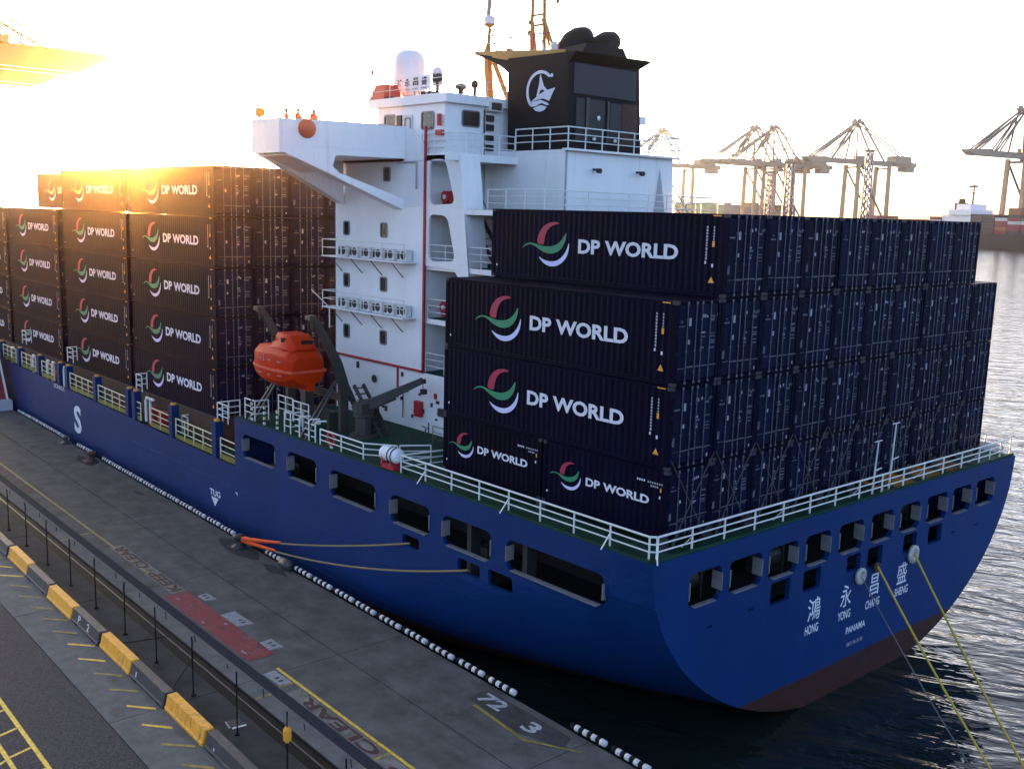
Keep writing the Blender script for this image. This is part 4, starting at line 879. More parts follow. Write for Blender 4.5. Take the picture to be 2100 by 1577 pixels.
def marks_mesh(h):
    b = MB(); q = lambda y0,y1,z0,z1,m: b.add([(-.001,y0,z0),(-.001,y1,z0),(-.001,y1,z1),(-.001,y0,z1)],[(0,1,2,3)],m)
    T_ = h/2.87; x = .016
    b.v = []; 
    def q(y0,y1,z0,z1,m):
        if random.random() < .14 and z1-z0 > .03: return
        dz = random.uniform(-.03,.03); z0 += dz; z1 += dz+random.uniform(-.02,.02)
        b.add([(x,-y0,z0*T_),(x,-y1,z0*T_),(x,-y1,z1*T_),(x,-y0,z1*T_)],[(0,1,2,3)],m)
    q(.20,.52,2.02,2.06,'mark_grey'); q(.30,.38,2.14,2.20,'mark_grey')
    q(.72,.84,1.98,2.24,'mark_white'); q(.70,.80,1.40,1.55,'mark_white')
    q(.18,.30,.78,1.08,'mark_grey')
    for i in range(4): q(1.36+.10*i,1.43+.10*i,2.28,2.38,'mark_white')
    for i in range(6): q(1.84+.075*i,1.89+.075*i,2.28,2.38,'mark_grey')
    q(1.86,2.10,2.14,2.22,'mark_grey')
    for z,m in ((1.72,'mark_white'),(1.58,'mark_grey'),(1.46,'mark_grey'),(1.34,'mark_white'),(1.22,'mark_grey')):
        q(1.36,1.36+random.uniform(.12,.28),z,z+.06,m)
        q(1.86,2.16,z,z+.045,'mark_grey')
    q(2.10,2.17,.24,.36,'mark_white')
    for y0,y1 in ((.22,.62),(.66,1.14),(1.32,1.72),(1.78,2.2)): q(y0,y1,.60,.625,'mark_grey')
    return b.mesh('marking', None)
# company mark: swoosh emblem and lettering, drawn on the side wall (local x from the aft end, z up)
EM_G = [(10.30,1.26),(10.12,1.40),(9.98,1.47),(9.80,1.50),(9.62,1.50),(9.26,1.43),(8.95,1.39),(8.64,1.39),(8.38,1.43),(8.10,1.55),(7.90,1.72),(7.69,2.02),(7.70,1.76),(7.78,1.56),(7.92,1.36),(8.10,1.22),(8.40,1.12),(8.69,1.11),(8.95,1.15),(9.20,1.24),(9.47,1.38),(9.70,1.44),(9.88,1.43),(10.08,1.36)]
EM_R = [(9.36,1.50),(9.34,1.72),(9.22,1.98),(9.05,2.16),(8.80,2.30),(8.55,2.36),(8.30,2.38),(8.06,2.32),(8.30,2.28),(8.52,2.22),(8.70,2.12),(8.84,1.96),(8.92,1.74),(8.96,1.46),(9.16,1.46)]
EM_W = [(9.26,.98),(9.05,.88),(8.82,.82),(8.58,.80),(8.34,.81),(8.12,.87),(7.92,.99),(7.74,1.16),(7.62,1.36),(7.52,1.62),(7.52,1.36),(7.58,1.14),(7.70,.94),(7.88,.78),(8.12,.66),(8.40,.60),(8.64,.61),(8.88,.68),(9.10,.82)]
def sidemark_mesh(kind):
    b = MB(); y = .006
    if kind == 40: fx = lambda x: x; fz = lambda z: z; tx0, tx1, tz0, tz1 = 7.02, 2.05, 1.19, 1.74
    else: s_ = .60; fx = lambda x: (x-7.5)*s_+4.02; fz = lambda z: (z-.6)*s_+.74; tx0, tx1, tz0, tz1 = 3.78, .76, 1.09, 1.40
    for pts, mm in ((EM_G,'green_print'),(EM_R,'red_print'),(EM_W,'lilac_print')):
        o_ = plate('e', [smooth_poly([(fx(a),fz(c)) for a,c in pts],1)], (0,y,0), (1,0,0), (0,0,1), 0, 'white_print')
        b.add([tuple(v.co) for v in o_.data.vertices], [tuple(p.vertices) for p in o_.data.polygons], mm); bpy.data.objects.remove(o_)
    put_text(b, 'DP', (tx0,y,tz0), ((tx1-tx0)*.235,0,0), (0,0,tz1-tz0), 'white_print', .035)
    put_text(b, 'WORLD', (tx0+(tx1-tx0)*.285,y,tz0), ((tx1-tx0)*.715,0,0), (0,0,tz1-tz0), 'white_print', .035)
    return b.mesh('company_mark', None)
def sideinfo_mesh(kind):
    b = MB(); y = .007; rr = random.Random(3)
    def q(x0,x1,z0,z1,m): b.add([(x0,y,z0),(x1,y,z0),(x1,y,z1),(x0,y,z1)],[(0,1,2,3)],m)
    if kind == 40:
        z = 2.42
        while z > 1.3: hh = rr.uniform(.06,.10); q(.78,.85,z-hh,z,'grey_print'); z -= hh+.03
        q(.80,.87,1.12,1.22,'white_print'); z = 2.42
        while z > 2.0: hh = rr.uniform(.05,.09); q(.50,.55,z-hh,z,'grey_print'); z -= hh+.03
        q(.48,.58,1.72,1.92,'orange_print'); q(.49,.57,1.02,1.14,'white_print')
        b.add([(.42,y,.48),(.68,y,.48),(.55,y,.70)],[(0,1,2)],'orange_print'); q(11.78,11.86,.46,.54,'white_print'); q(.25,.6,2.76,2.80,'orange_print')
    else:
        for i in range(4): q(1.34-.10*i,1.28-.10*i,1.86,1.93,'white_print')
        for i in range(7): q(.86-.10*i,.80-.10*i,1.86,1.92,'grey_print')
        for i in range(4): q(.72-.09*i,.66-.09*i,1.74,1.80,'grey_print')
        q(.24,.30,1.62,1.76,'orange_print'); q(.27,.33,1.38,1.48,'white_print'); q(5.75,5.82,.42,.50,'white_print')
    return b.mesh('side_marking', None)
HT = TIER-.028; H20 = H1-.028
ME = {}
for kd, L, h in ((40,CL,HT),(20,6.058,H20)):
    ME[kd] = dict(body=body_mesh(L,h,'body%d'%kd), leaf=leaf_mesh(h), rod=rod_mesh(h), marks=[marks_mesh(h) for _ in range(7)], logo=sidemark_mesh(kd), info=sideinfo_mesh(kd), L=L, h=h)
def container(kd, loc, label, group, doors=True, side=False, casts=True, back=False):
    e = ME[kd]; t = thing('shipping_container', label, 'container', (loc[0]+random.uniform(-.02,.02),loc[1]+random.uniform(-.008,.008),loc[2]), random.uniform(-.0012,.0012), group); L, h = e['L'], e['h']
    link('body', e['body'], t)
    if doors:
        for j in (0,1):
            d = link('door', e['leaf'], t); d.location = (0,-.15 if j == 0 else -CW/2-.005,0)
            if j == 1: d.scale = (1,1,1)
            w_ = CW/2-.15
            for k_ in (.42,.86) if j == 0 else (.14,.58):
                r_ = link('lock_rod', e['rod'], d); r_.location = (0,-w_*k_,0)
        link('marking', random.choice(e['marks']), t, kind='stuff')
    if side: link('company_mark', e['logo'], t); link('side_marking', e['info'], t, kind='stuff')
    if casts:
        for y in (0,-CW+.178-.004):
            for z in (0,h-.118):
                c_ = link('corner_casting', cast_me, t); c_.location = (0,y,z)
                if y == 0 and side: c_ = link('corner_casting', cast_me, t); c_.location = (L-.178,y,z)
    return t
ORD = ['first','second','third','fourth','fifth','sixth','seventh','eighth','ninth','tenth']
TN_ = {0:'bottom',1:'second',2:'third',3:'top'}
for tier in range(4):
    z = 0 if tier == 0 else H1+(tier-1)*TIER
    for r in (range(1,9) if tier == 3 else range(10)):
        port = (tier == 3 and r == 1) or (tier < 3 and r == 0)
        nth = ORD[r-1] if tier == 3 else ORD[r]
        loc = (0, -r*RP, z)
        if port: lab = {0:'short lettered navy container at the foot of the stern stack, by the stern corner',1:'long lettered navy container, second layer of the stern stack, over the two short ones',2:'long lettered navy container, third layer of the stern stack, its roof edge showing',3:'long navy container with a large lettered side, set in on top of the stern stack'}[tier]
        else: lab = 'navy container end, %s from the left in the %s layer of the stern stack' % (nth, TN_[tier])
        container(20 if tier == 0 else 40, loc, lab, 'containers stacked over the stern', True, port, True)
container(20, (6.134, 0, 0), 'short lettered navy container at the foot of the stern stack, by the white deckhouse', 'containers stacked over the stern', False, True, True)
for r in range(1,10): pass
FX, FZ = 33.41, 13.085-5*TIER-.11
FT = (13.085+1.42)/5
def fz(t_): return -1.40+FT*t_
lay5 = ['bottom','second','middle','fourth','top']
for t_ in range(5):
    for r in range(0,6):
        lab = ('long navy container with lettered side, %s layer of the forward block nearest the lifeboat' % lay5[t_]) if r == 0 else 'navy container end, %s from the left in the %s layer behind the lifeboat' % (ORD[r], lay5[t_])
        container(40, (FX, -r*RP, fz(t_)), lab, 'containers stacked forward of the bridge', True, r == 0, False)
for t_ in range(5):
    container(40, (46.25, 0, fz(t_)), 'long navy container with lettered side, %s layer of the second forward block' % lay5[t_], 'containers stacked forward of the bridge', True, True, False)
for t_ in range(4):
    container(40, (59.65, 0, fz(t_)), 'long navy container with lettered side, %s layer of the lower, third forward block' % ['bottom','second','third','top'][t_], 'containers stacked forward of the bridge', True, True, False)
    container(40, (72.6, 0, fz(t_)), 'navy container cut by the left edge of the picture, %s layer' % ['bottom','second','third','top'][t_], 'containers stacked forward of the bridge', True, True, False)
for t_ in (3,4):
    container(40, (59.7, -RP, fz(t_)), 'navy container set one row in %s the third forward block' % ('above' if t_ == 4 else 'within'), 'containers stacked forward of the bridge', True, t_ == 4, False)
# pedestals under the stern stack and lashing rods across its lower ends
pd = MB()
for r in range(10):
    for x in (.1, 5.95, 6.25, 12.0):
        for y in (-.1,-CW+.1): pd.box((x-.11,-r*RP+y-.11,DK),(x+.11,-r*RP+y+.11,-.01))
pd.build('container_pedestal', 'dark', ship, kind='stuff')
for r in range(9):
    for sgn in (0,1):
        y0 = -r*RP-(.3 if sgn == 0 else CW-.3); y1 = -r*RP-(CW-.05 if sgn == 0 else .05)
        o = MB().bar((-.10,y0,-.2),(-.10,y1,H1+.35),.016,5).bar((-.10,y0,-.35),(-.10,y0+(y1-y0)*.22,.35),.03,6).build('lashing_rod', 'lash')
        tag(o, 'lashing rod leaning %s across the %s bottom container end from the left at the stern' % ('right' if sgn == 0 else 'left', ORD[r]), 'lashing rod', 'lashing rods on the stern stack')
lb_ = MB()
for r in range(11): lb_.box((-.14,-r*RP+.02-.06,H1-.02),(-.02,-r*RP+.06,H1+.06))
# ------------------------------------------------------------------ lifeboat on its davits
boat = thing('lifeboat', 'enclosed orange lifeboat hanging from grey davits beside the white tower', 'lifeboat', (25.3,.05,0))
def loft(secs, m, name, parent, smooth=False, sub=0):
    b = MB(); n = len(secs[0][1]); vs = [(x,y,z) for x,s_ in secs for y,z in s_]
    fs = [(i*n+k,i*n+(k+1)%n,(i+1)*n+(k+1)%n,(i+1)*n+k) for i in range(len(secs)-1) for k in range(n)]
    fs += [tuple(range(n))[::-1], tuple(range((len(secs)-1)*n, len(secs)*n))]
    b.add(vs, fs)
    if not sub: return b.build(name, m, parent, smooth)
    me = b.mesh(name, m); ob = bpy.data.objects.new('t', me); C.objects.link(ob); bv = ob.modifiers.new('v','BEVEL'); bv.width = .07; bv.segments = 3; bv.limit_method = 'ANGLE'; bv.angle_limit = .5
    r = eval_mesh(ob); bpy.data.objects.remove(ob); r.polygons.foreach_set('use_smooth', [True]*len(r.polygons)); return link(name, r, parent)
def hsec(b, zk, zg): return [(0,zk),(b*.55,zk+.16),(b*.9,zk+.48),(b,zg),(-b,zg),(-b*.9,zk+.48),(-b*.55,zk+.16)]
hull_b = loft([(x,hsec(b,zk,2.66)) for x,b,zk in ((-2.2,.95,1.95),(-1.6,1.10,1.72),(-.4,1.18,1.62),(.8,1.16,1.66),(1.8,.92,1.78),(2.45,.50,1.98),(2.75,.12,2.25))], 'orange', 'boat_hull', boat, False, 1)
def csec(b, zt, zc): return [(b,2.74),(b*.99,zc),(b*.62,zt),(-b*.62,zt),(-b*.99,zc),(-b,2.74)]
loft([(x,csec(b,zt,zc)) for x,b,zt,zc in ((-2.15,.90,3.45,3.25),(-1.7,1.05,3.88,3.45),(-.4,1.12,3.96,3.5),(.8,1.10,3.86,3.48),(1.8,.88,3.74,3.4),(2.35,.52,3.5,3.2),(2.6,.15,3.25,3.0))], 'orange', 'canopy', boat, False, 1)
loft([(x,[(b,3.75),(b*.62,zt),(-b*.62,zt),(-b,3.75)]) for x,b,zt in ((-1.95,.78,3.85),(-1.35,.92,4.48),(-.1,.90,4.54),(.55,.80,3.9))], 'orange', 'steering_cupola', boat, False, 1)
MB().box((-2.22,-.9,2.63),(2.0,-.9,2.63)) 
fen = loft([(x,[(b+.05,2.64),(b+.05,2.77),(-b-.05,2.77),(-b-.05,2.64)]) for x,b in ((-2.24,.95),(-1.6,1.10),(-.4,1.18),(.8,1.16),(1.8,.92),(2.45,.50),(2.8,.12))], 'redorange', 'rubbing_strake', boat)
bf = MB()
for x,y,z,a in ((-.9,.66,4.2,0),(-1.72,.0,4.12,1),(-1.72,-.35,4.1,1),(.1,.68,4.2,0)):
    bf.box((x-.14,y-.02,z-.13),(x+.14,y+.10,z+.13),'glass') if not a else bf.box((x-.06,y-.14,z-.10),(x+.04,y+.14,z+.12),'glass')
for x,z in ((-1.2,3.15),(-.2,3.15),(.75,3.15),(-1.2,2.45),(-.2,2.4),(.8,2.4)): bf.box((x-.15,1.0,z-.015),(x+.15,1.155,z+.015),'mark_white')
bf.box((.35,1.05,3.05),(.4,1.13,3.4),'mark_white'); split_build('boat_fitting', bf, boat)
sk = MB(); sk.box((-2.4,-.06,1.72),(-1.4,.06,2.2)); sk.lathe([(.2,-2.42),(.2,-2.3)], c=(0,0,1.95), axis='x', n=12); sk.build('rudder', 'orange', boat)
dvt = thing('davit', 'grey steel lifeboat davits and frame standing on the green deck', 'davit', (25.1,-1.2,DK))
o_ = V((25.1,-1.2,DK))
for xx in (22.45, 27.75):
    b = MB(); pts = [(xx,-1.55,DK),(xx,-1.55,2.0),(xx,-1.2,3.1),(xx,-.55,4.3),(xx,.0,5.2),(xx,.35,5.5)]
    for p,q,w0,w1 in zip(pts,pts[1:],(.42,.5,.46,.40,.34),(.5,.46,.40,.34,.26)): b.beam(V(p)-o_,V(q)-o_,.28,w0,(0,1,.4),None,.28,w1)
    b.bar(V((xx,.3,5.45))-o_,V((xx,.25,4.9))-o_,.05,6); b.box(V((xx-.25,.1,5.4))-o_,V((xx+.25,.5,5.62))-o_)
    b.build('davit_arm', 'grey', dvt)
    b = MB(); b.beam(V((xx,.95,DK))-o_,V((xx,-1.1,2.2))-o_,.12,.12); b.beam(V((xx-.5,.95,DK))-o_,V((xx-.3,-.8,1.9))-o_,.10,.10); b.beam(V((xx,-2.9,DK))-o_,V((xx,-1.5,2.4))-o_,.20,.25); b.build('davit_strut', 'grey', dvt)
b = MB(); b.beam(V((22.4,-1.6,1.3))-o_,V((27.8,-1.6,1.3))-o_,.3,.35); b.beam(V((24.9,-.9,DK))-o_,V((24.9,-.9,1.7))-o_,.5,.5); b.box(V((23.4,-1.9,DK))-o_,V((26.6,-1.3,.4))-o_); b.build('davit_base', 'grey', dvt)
b = MB()
for dx in (0,.55): b.beam(V((22.0-dx*.0,-1.9-dx,2.0))-o_,V((20.3,-2.4-dx,DK))-o_,.06,.2)
for i in range(8): b.box(V((21.9-1.6*i/8,-2.6,1.8-2.2*i/8))-o_,V((22.1-1.6*i/8,-1.9,1.84-2.2*i/8))-o_)
b.build('boarding_ladder', 'grey', dvt)
b = MB(); b.bar(V((22.2,-.6,5.0))-o_,V((22.2,-.6,6.0))-o_,.03); b.bar(V((22.2,-.6,6.0))-o_,V((22.4,.3,6.9))-o_,.025); b.build('lamp_bracket', 'offwhite', dvt)
for pts in ([(28.3,.9,DK),(27.2,.9,DK),(27.2,.1,DK)],[(26.3,.0,DK+.4),(24.8,.0,DK+.4)],[(24.4,.2,DK+.4),(22.9,.2,DK+.4)],[(23.9,1.0,DK),(23.3,1.0,DK),(23.3,.3,DK)]):
    rail_mesh(pts, post=.8, levels=[.4,.75,1.1], r=.03).build('boat_deck_railing', None, ship)
for x in (27.3,25.95,24.6):
    b = MB()
    for i in range(4): b.box((x-.05,.98,DK+.05+i*.28),(x+.05,1.08,DK+.20+i*.28),'yrail' if i % 2 else 'rail')
    b.bar((x,1.03,DK),(x,1.03,DK+1.2),.03,m='dark'); b.build('striped_stanchion', None, ship)
for x in (22.4,21.5,20.9):
    b = MB(); b.tube([(x,1.02,DK),(x,1.02,DK+1.0),(x-.12,1.0,DK+1.12),(x-.35,.6,DK+1.12)],.04,6)
    for z in (.3,.6,.9): b.bar((x,1.02,DK+z),(x+.4,1.02,DK+z),.025)
    b.build('ladder_rail', 'rail', ship)
# provision crane
cr_ = MB(); cr_.lathe([(.75,DK),(.75,DK+.12),(.42,DK+.16),(.40,.55),(.5,.6),(.5,.75)], c=(20.9,-1.75,0), n=16); pcr = cr_.build('deck_crane', 'grey', ship)
b = MB(); b.beam((21.2,-1.4,.85),(18.9,-3.95,2.5),.45,.55,(0,0,1),None,.28,.30); b.box((20.5,-2.1,.7),(21.3,-1.4,1.3)); b.beam((20.9,-1.75,.8),(19.8,-2.95,1.55),.14,.14); b.build('jib', 'grey', pcr)
b = MB(); b.lathe([(.16,-.1),(.16,.1)], c=(18.9,-3.95,2.45), n=10); b.bar((18.9,-3.95,2.4),(18.9,-3.95,1.9),.02); b.box((18.75,-4.1,1.8),(19.0,-3.85,2.05)); b.build('hook_block', 'dark', pcr)
b = MB(); b.lathe([(.3,-.35),(.3,.35)], c=(21.5,-2.6,.75), axis='x', n=12); b.box((21.1,-3.0,DK),(21.9,-2.2,.5)); b.build('crane_winch', 'dark', pcr)
# life raft canister on its cradle
rt = thing('life_raft', 'white ribbed life raft canister lying on a red cradle at the ship side rail', 'life raft', (14.55,1.0,DK))
b = MB(); pr_ = [(.06,-.62),(.24,-.60),(.31,-.5)]
for i in range(5): x = -.45+i*.2; pr_ += [(.34,x),(.34,x+.13),(.315,x+.14),(.315,x+.19)]
b.lathe(pr_+[(.24,.60),(.06,.62)], c=(0,0,.72), axis='x', n=20); b.build('canister', 'dome', rt)
b = MB()
for x in (-.35,.3): b.beam((x,-.3,.42),(x,.3,.36),.10,.08); b.beam((x,.28,.75),(x,.34,.3),.08,.03); b.beam((x,-.3,0),(x,-.3,.45),.08,.08)
b.box((-.45,-.25,.06),(.45,.25,.36)); b.build('cradle', 'redline', rt); 
b = MB()
for x in (-.36,-.10): b.tube([(x,.36*math.cos(a),.72+.36*math.sin(a)) for a in [math.radians(-70+20*i) for i in range(9)]], .03, 5)
b.build('strap', 'dark', rt)
def torus(R_, r_, m, name, parent=None, axis='y', n=18, k=8):
    b = MB(); vs = []; fs = []
    for i in range(n):
        a = 2*math.pi*i/n
        for j in range(k):
            c_ = 2*math.pi*j/k; rr = R_+r_*math.cos(c_); p = (rr*math.cos(a), r_*math.sin(c_), rr*math.sin(a)); vs.append(p)
    fs = [(i*k+j,((i+1)%n)*k+j,((i+1)%n)*k+(j+1)%k,i*k+(j+1)%k) for i in range(n) for j in range(k)]
    return b.add(vs, fs).build(name, m, parent, True)
for x,z,lab in ((19.5,.05,'red lifebuoy hanging on the side rail below the deck crane'),):
    o = torus(.30,.07,'red','lifebuoy'); o.location = (x,1.0,z); tag(o, lab, 'lifebuoy')
    MB().box((-.1,-.02,-.55),(.1,.02,-.3)).build('light', 'white_print', o)
dr_ = MB()
rr_ = random.Random(9)
for i in range(16):
    x,y = rr_.uniform(14.2,19), rr_.uniform(-4.6,-3.0); dr_.bar((x,y,DK),(x,y,DK+rr_.uniform(.3,.9)),.035)
    dr_.bar((x,y,DK+.4),(x+rr_.uniform(-.8,.8),y+rr_.uniform(-.3,.3),DK+.4),.03)
dr_.build('deck_pipework', 'grey', ship, kind='stuff')
rail_mesh([(17.6,-3.6,DK),(14.2,-3.6,DK)], post=1.1, levels=[.3,.6,.9], r=.022, m='olive').build('deck_railing', None, ship)
b = MB(); b.lathe([(.35,DK),(.35,DK+.3),(.5,DK+.5),(.5,DK+.65)], c=(22.3,.1,0), n=14, m='deck'); b.box((22.0,.05,DK+.6),(22.6,.2,DK+.75),'rail'); b.build('mushroom_vent', None, ship)
# ------------------------------------------------------------------ people on the bridge wing
def person(loc, rz, label, arm=0, cloth='cloth_orange'):
    me = bpy.data.meshes.new('person')
    v = [(0,0,.92),(0,0,1.15),(0,0,1.38),(0,.01,1.50),(0,.015,1.58),(0,.02,1.70),(.10,0,.86),(.11,.02,.48),(.11,-.02,.08),(.12,.14,.03),(-.10,0,.86),(-.11,.02,.48),(-.11,-.02,.08),(-.12,.14,.03),
         (.19,0,1.40),(.27,.02,1.14),(.24,.20,.98),(.23,.27,.96),(-.19,0,1.40),(-.27,.02,1.14),(-.24,.20,.98),(-.23,.27,.96)]
    if arm == 1: v[15] = (.30,.10,1.28); v[16] = (.14,.22,1.52); v[17] = (.09,.20,1.60)
    if arm == 2: v[15] = (.32,.06,1.16); v[16] = (.16,.26,1.20); v[17] = (.08,.30,1.22); v[19] = (-.32,.06,1.16); v[20] = (-.16,.26,1.20); v[21] = (-.08,.30,1.22)
    e = [(0,1),(1,2),(2,3),(3,4),(4,5),(0,6),(6,7),(7,8),(8,9),(0,10),(10,11),(11,12),(12,13),(2,14),(14,15),(15,16),(16,17),(2,18),(18,19),(19,20),(20,21)]
    r = [.15,.14,.18,.07,.125,.135,.10,.065,.045,.04,.10,.065,.045,.04,.075,.052,.038,.045,.075,.052,.038,.045]
    me.from_pydata(v, e, []); ob = bpy.data.objects.new('p', me); C.objects.link(ob)
    sm = ob.modifiers.new('s','SKIN'); sb = ob.modifiers.new('b','SUBSURF'); sb.levels = 1
    for i, d in enumerate(me.skin_vertices[0].data): d.radius = (r[i], r[i]*.8 if i < 3 else r[i]); d.use_root = (i == 0)
    m2 = eval_mesh(ob); bpy.data.objects.remove(ob)
    m2.materials.clear()
    for k_ in (cloth,'skin','hair','cloth_blue'): m2.materials.append(M[k_])
    for p in m2.polygons:
        c = p.center
        hand = (c-V(v[17])).length < .07 or (c-V(v[21])).length < .07
        p.material_index = 2 if (c.z > 1.69 or (c.z > 1.58 and c.y < -.03)) else 1 if (c.z > 1.47 and abs(c.x) < .14 or hand) else 3 if c.z < .84 else 0
        p.use_smooth = True
    o = link('person', m2); o.location = loc; o.rotation_euler = (0,0,rz); tag(o, label, 'person', None); return o
pz = 13.93
MB().add([(22.2,-4.9,pz-.02),(23.6,1.1,pz-.02),(26.2,1.1,pz-.02),(28.4,-4.9,pz-.02)],[(0,1,2,3)]).build('wing_floor', 'deck', wing)
person((24.75,.25,pz), 2.6, 'person in orange coverall with a raised arm, leftmost on the bridge wing', 1)
person((24.25,-.12,pz), 2.2, 'person standing in the middle of the three on the bridge wing, arms forward', 2)
person((24.0,-.85,pz), 1.9, 'person looking over the bridge wing rail, rightmost of the three', 0)
sl = MB(); sl.bar((26.2,.9,14.9),(26.2,.9,15.25),.05,m='mast'); sl.lathe([(.22,-.15),(.25,.1),(.1,.2)], c=(26.2,.9,15.45), axis='x', n=12, m='bar_yellow'); sl.bar((26.3,1.15,15),(26.3,1.15,15.3),.03,m='mast'); sl.build('wing_searchlight', None, wing)
wr = MB(); wr.bar((23.3,.2,15.02),(22.2,-4.8,15.02),.05,m='mast'); wr.bar((23.55,1.2,15.02),(26.3,1.2,15.02),.05,m='mast'); wr.build('wing_capping', None, wing)
lbc = MB(); lbc.lathe([(.05,-.16),(.42,-.12),(.46,.0),(.40,.10),(.05,.14)], n=16); bag = lbc.build('lifebuoy_cover', 'redorange', None, True)
bag.location = (23.12,.05,14.6); bag.rotation_euler = (math.pi/2, 0, math.radians(-13.5+90)+math.pi/2*0); bag.rotation_euler = V((-1,.22,0)).to_track_quat('Z','Y').to_euler()
tag(bag, 'orange lifebuoy cover hung on the outside of the white bridge wing', 'lifebuoy')
bx2 = MB().box((23.42,.72,14.55),(23.6,.98,14.85),'redorange').lathe([(.05,14.85),(.09,15.0),(.04,15.1)], c=(23.5,.86,0), n=8, m='redorange').build('signal_light', None); tag(bx2, 'small orange float light on the bridge wing left of the lifebuoy cover', 'light')
# ------------------------------------------------------------------ mooring lines
def rope(a, b, sag, r, n=22):
    a=V(a); b=V(b); return [a.lerp(b,i/n)-UP*sag*4*(i/n)*(1-i/n) for i in range(n+1)]
bolt = Q(24.6,.45,QZ+.4)
def line(pts, r, m, name, label, group, tail=0):
    t = thing(name, label, 'rope', pts[0], 0, group); pts = [p-pts[0] for p in pts]
    MB().tube(pts[tail:] if tail else pts, r, 6).build('line', m, t)
    if tail:
        for j in range(4): MB().tube([p+V((0,.10*math.sin(i*1.3+j*1.6)*(1-i/(tail+1)),.05+.09*math.cos(i*1.1+j*1.6)*(1-i/(tail+1)))) for i,p in enumerate(pts[:tail+1])], r*1.25, 5).build('tail', 'rope_o', t)
    return t
line(rope(bolt,(12.75,1.32,-3.25),.22,0), .045, 'rope', 'mooring_line', 'upper pale mooring line with orange tail running to the hull opening under the fourth window', 'mooring lines to the quay', 6)
line(rope(bolt+V((0,-.1,-.1)),(8.8,1.32,-3.32),.55,0), .045, 'rope', 'mooring_line', 'lower sagging mooring line with orange tail running to the hull opening under the fifth window', 'mooring lines to the quay', 4)
cz = V((0,0,0))
def ray_to(u, v, z):
    d = _f + _R*((u-1050)/2073.97) - _U*((v-788.5)/2073.97); return CAMLOC + d*((z-CAMLOC.z)/d.z)
MOOR = [((17.42,-3.6),(2222,1790),'rope_y',.05,'yellow mooring line from the rightmost stern roller running down to the right'),
        ((14.3,-3.5),(2135,1745),'rope_y',.05,'yellow mooring line from the middle of the stern running down to the right'),
        ((13.05,-3.7),(2100,1745),'rope_d',.03,'thin dark mooring line from the left stern roller running down to the right')]
END = [V((-7.6,-1.4,-8.3)), V((-8.4,-.4,-8.3)), V((-8.8,.6,-8.3))]
for (tz, uv, m_, r_, lab) in MOOR:
    line(rope(TPt(tz[0],tz[1],.15), ray_to(uv[0],uv[1],-8.6), .25, 0), r_, m_, 'stern_line', lab, 'stern lines')
# ------------------------------------------------------------------ gangway foot at the left edge
gw = thing('gangway', 'red and white gangway foot standing on the quay at the left edge', 'gangway', Q(67.5,.7), QA)
b = MB(); b.prism([(-.2,0),(3.5,0),(6.2,4.6),(2.6,4.6)], (0,-.5,0), (1,0,0), (0,0,1), (0,1.0,0)); b.build('side_panel', 'red_ground', gw)
b = MB(); b.beam((-.3,.52,0),(2.6,.52,4.8),.12,.16,m='offwhite'); b.beam((-.3,-.52,0),(2.6,-.52,4.8),.12,.16,m='offwhite'); b.build('handrail', None, gw)
b = MB(); b.box((-.6,-.7,0),(3.4,.7,.8)); b.build('platform', 'grey_print', gw)
b = MB(); 
for x in (0,2.6): b.lathe([(.28,-.8),(.28,.8)], c=(x,0,.2), axis='y', n=12)
b.build('wheel', 'black_rubber', gw)
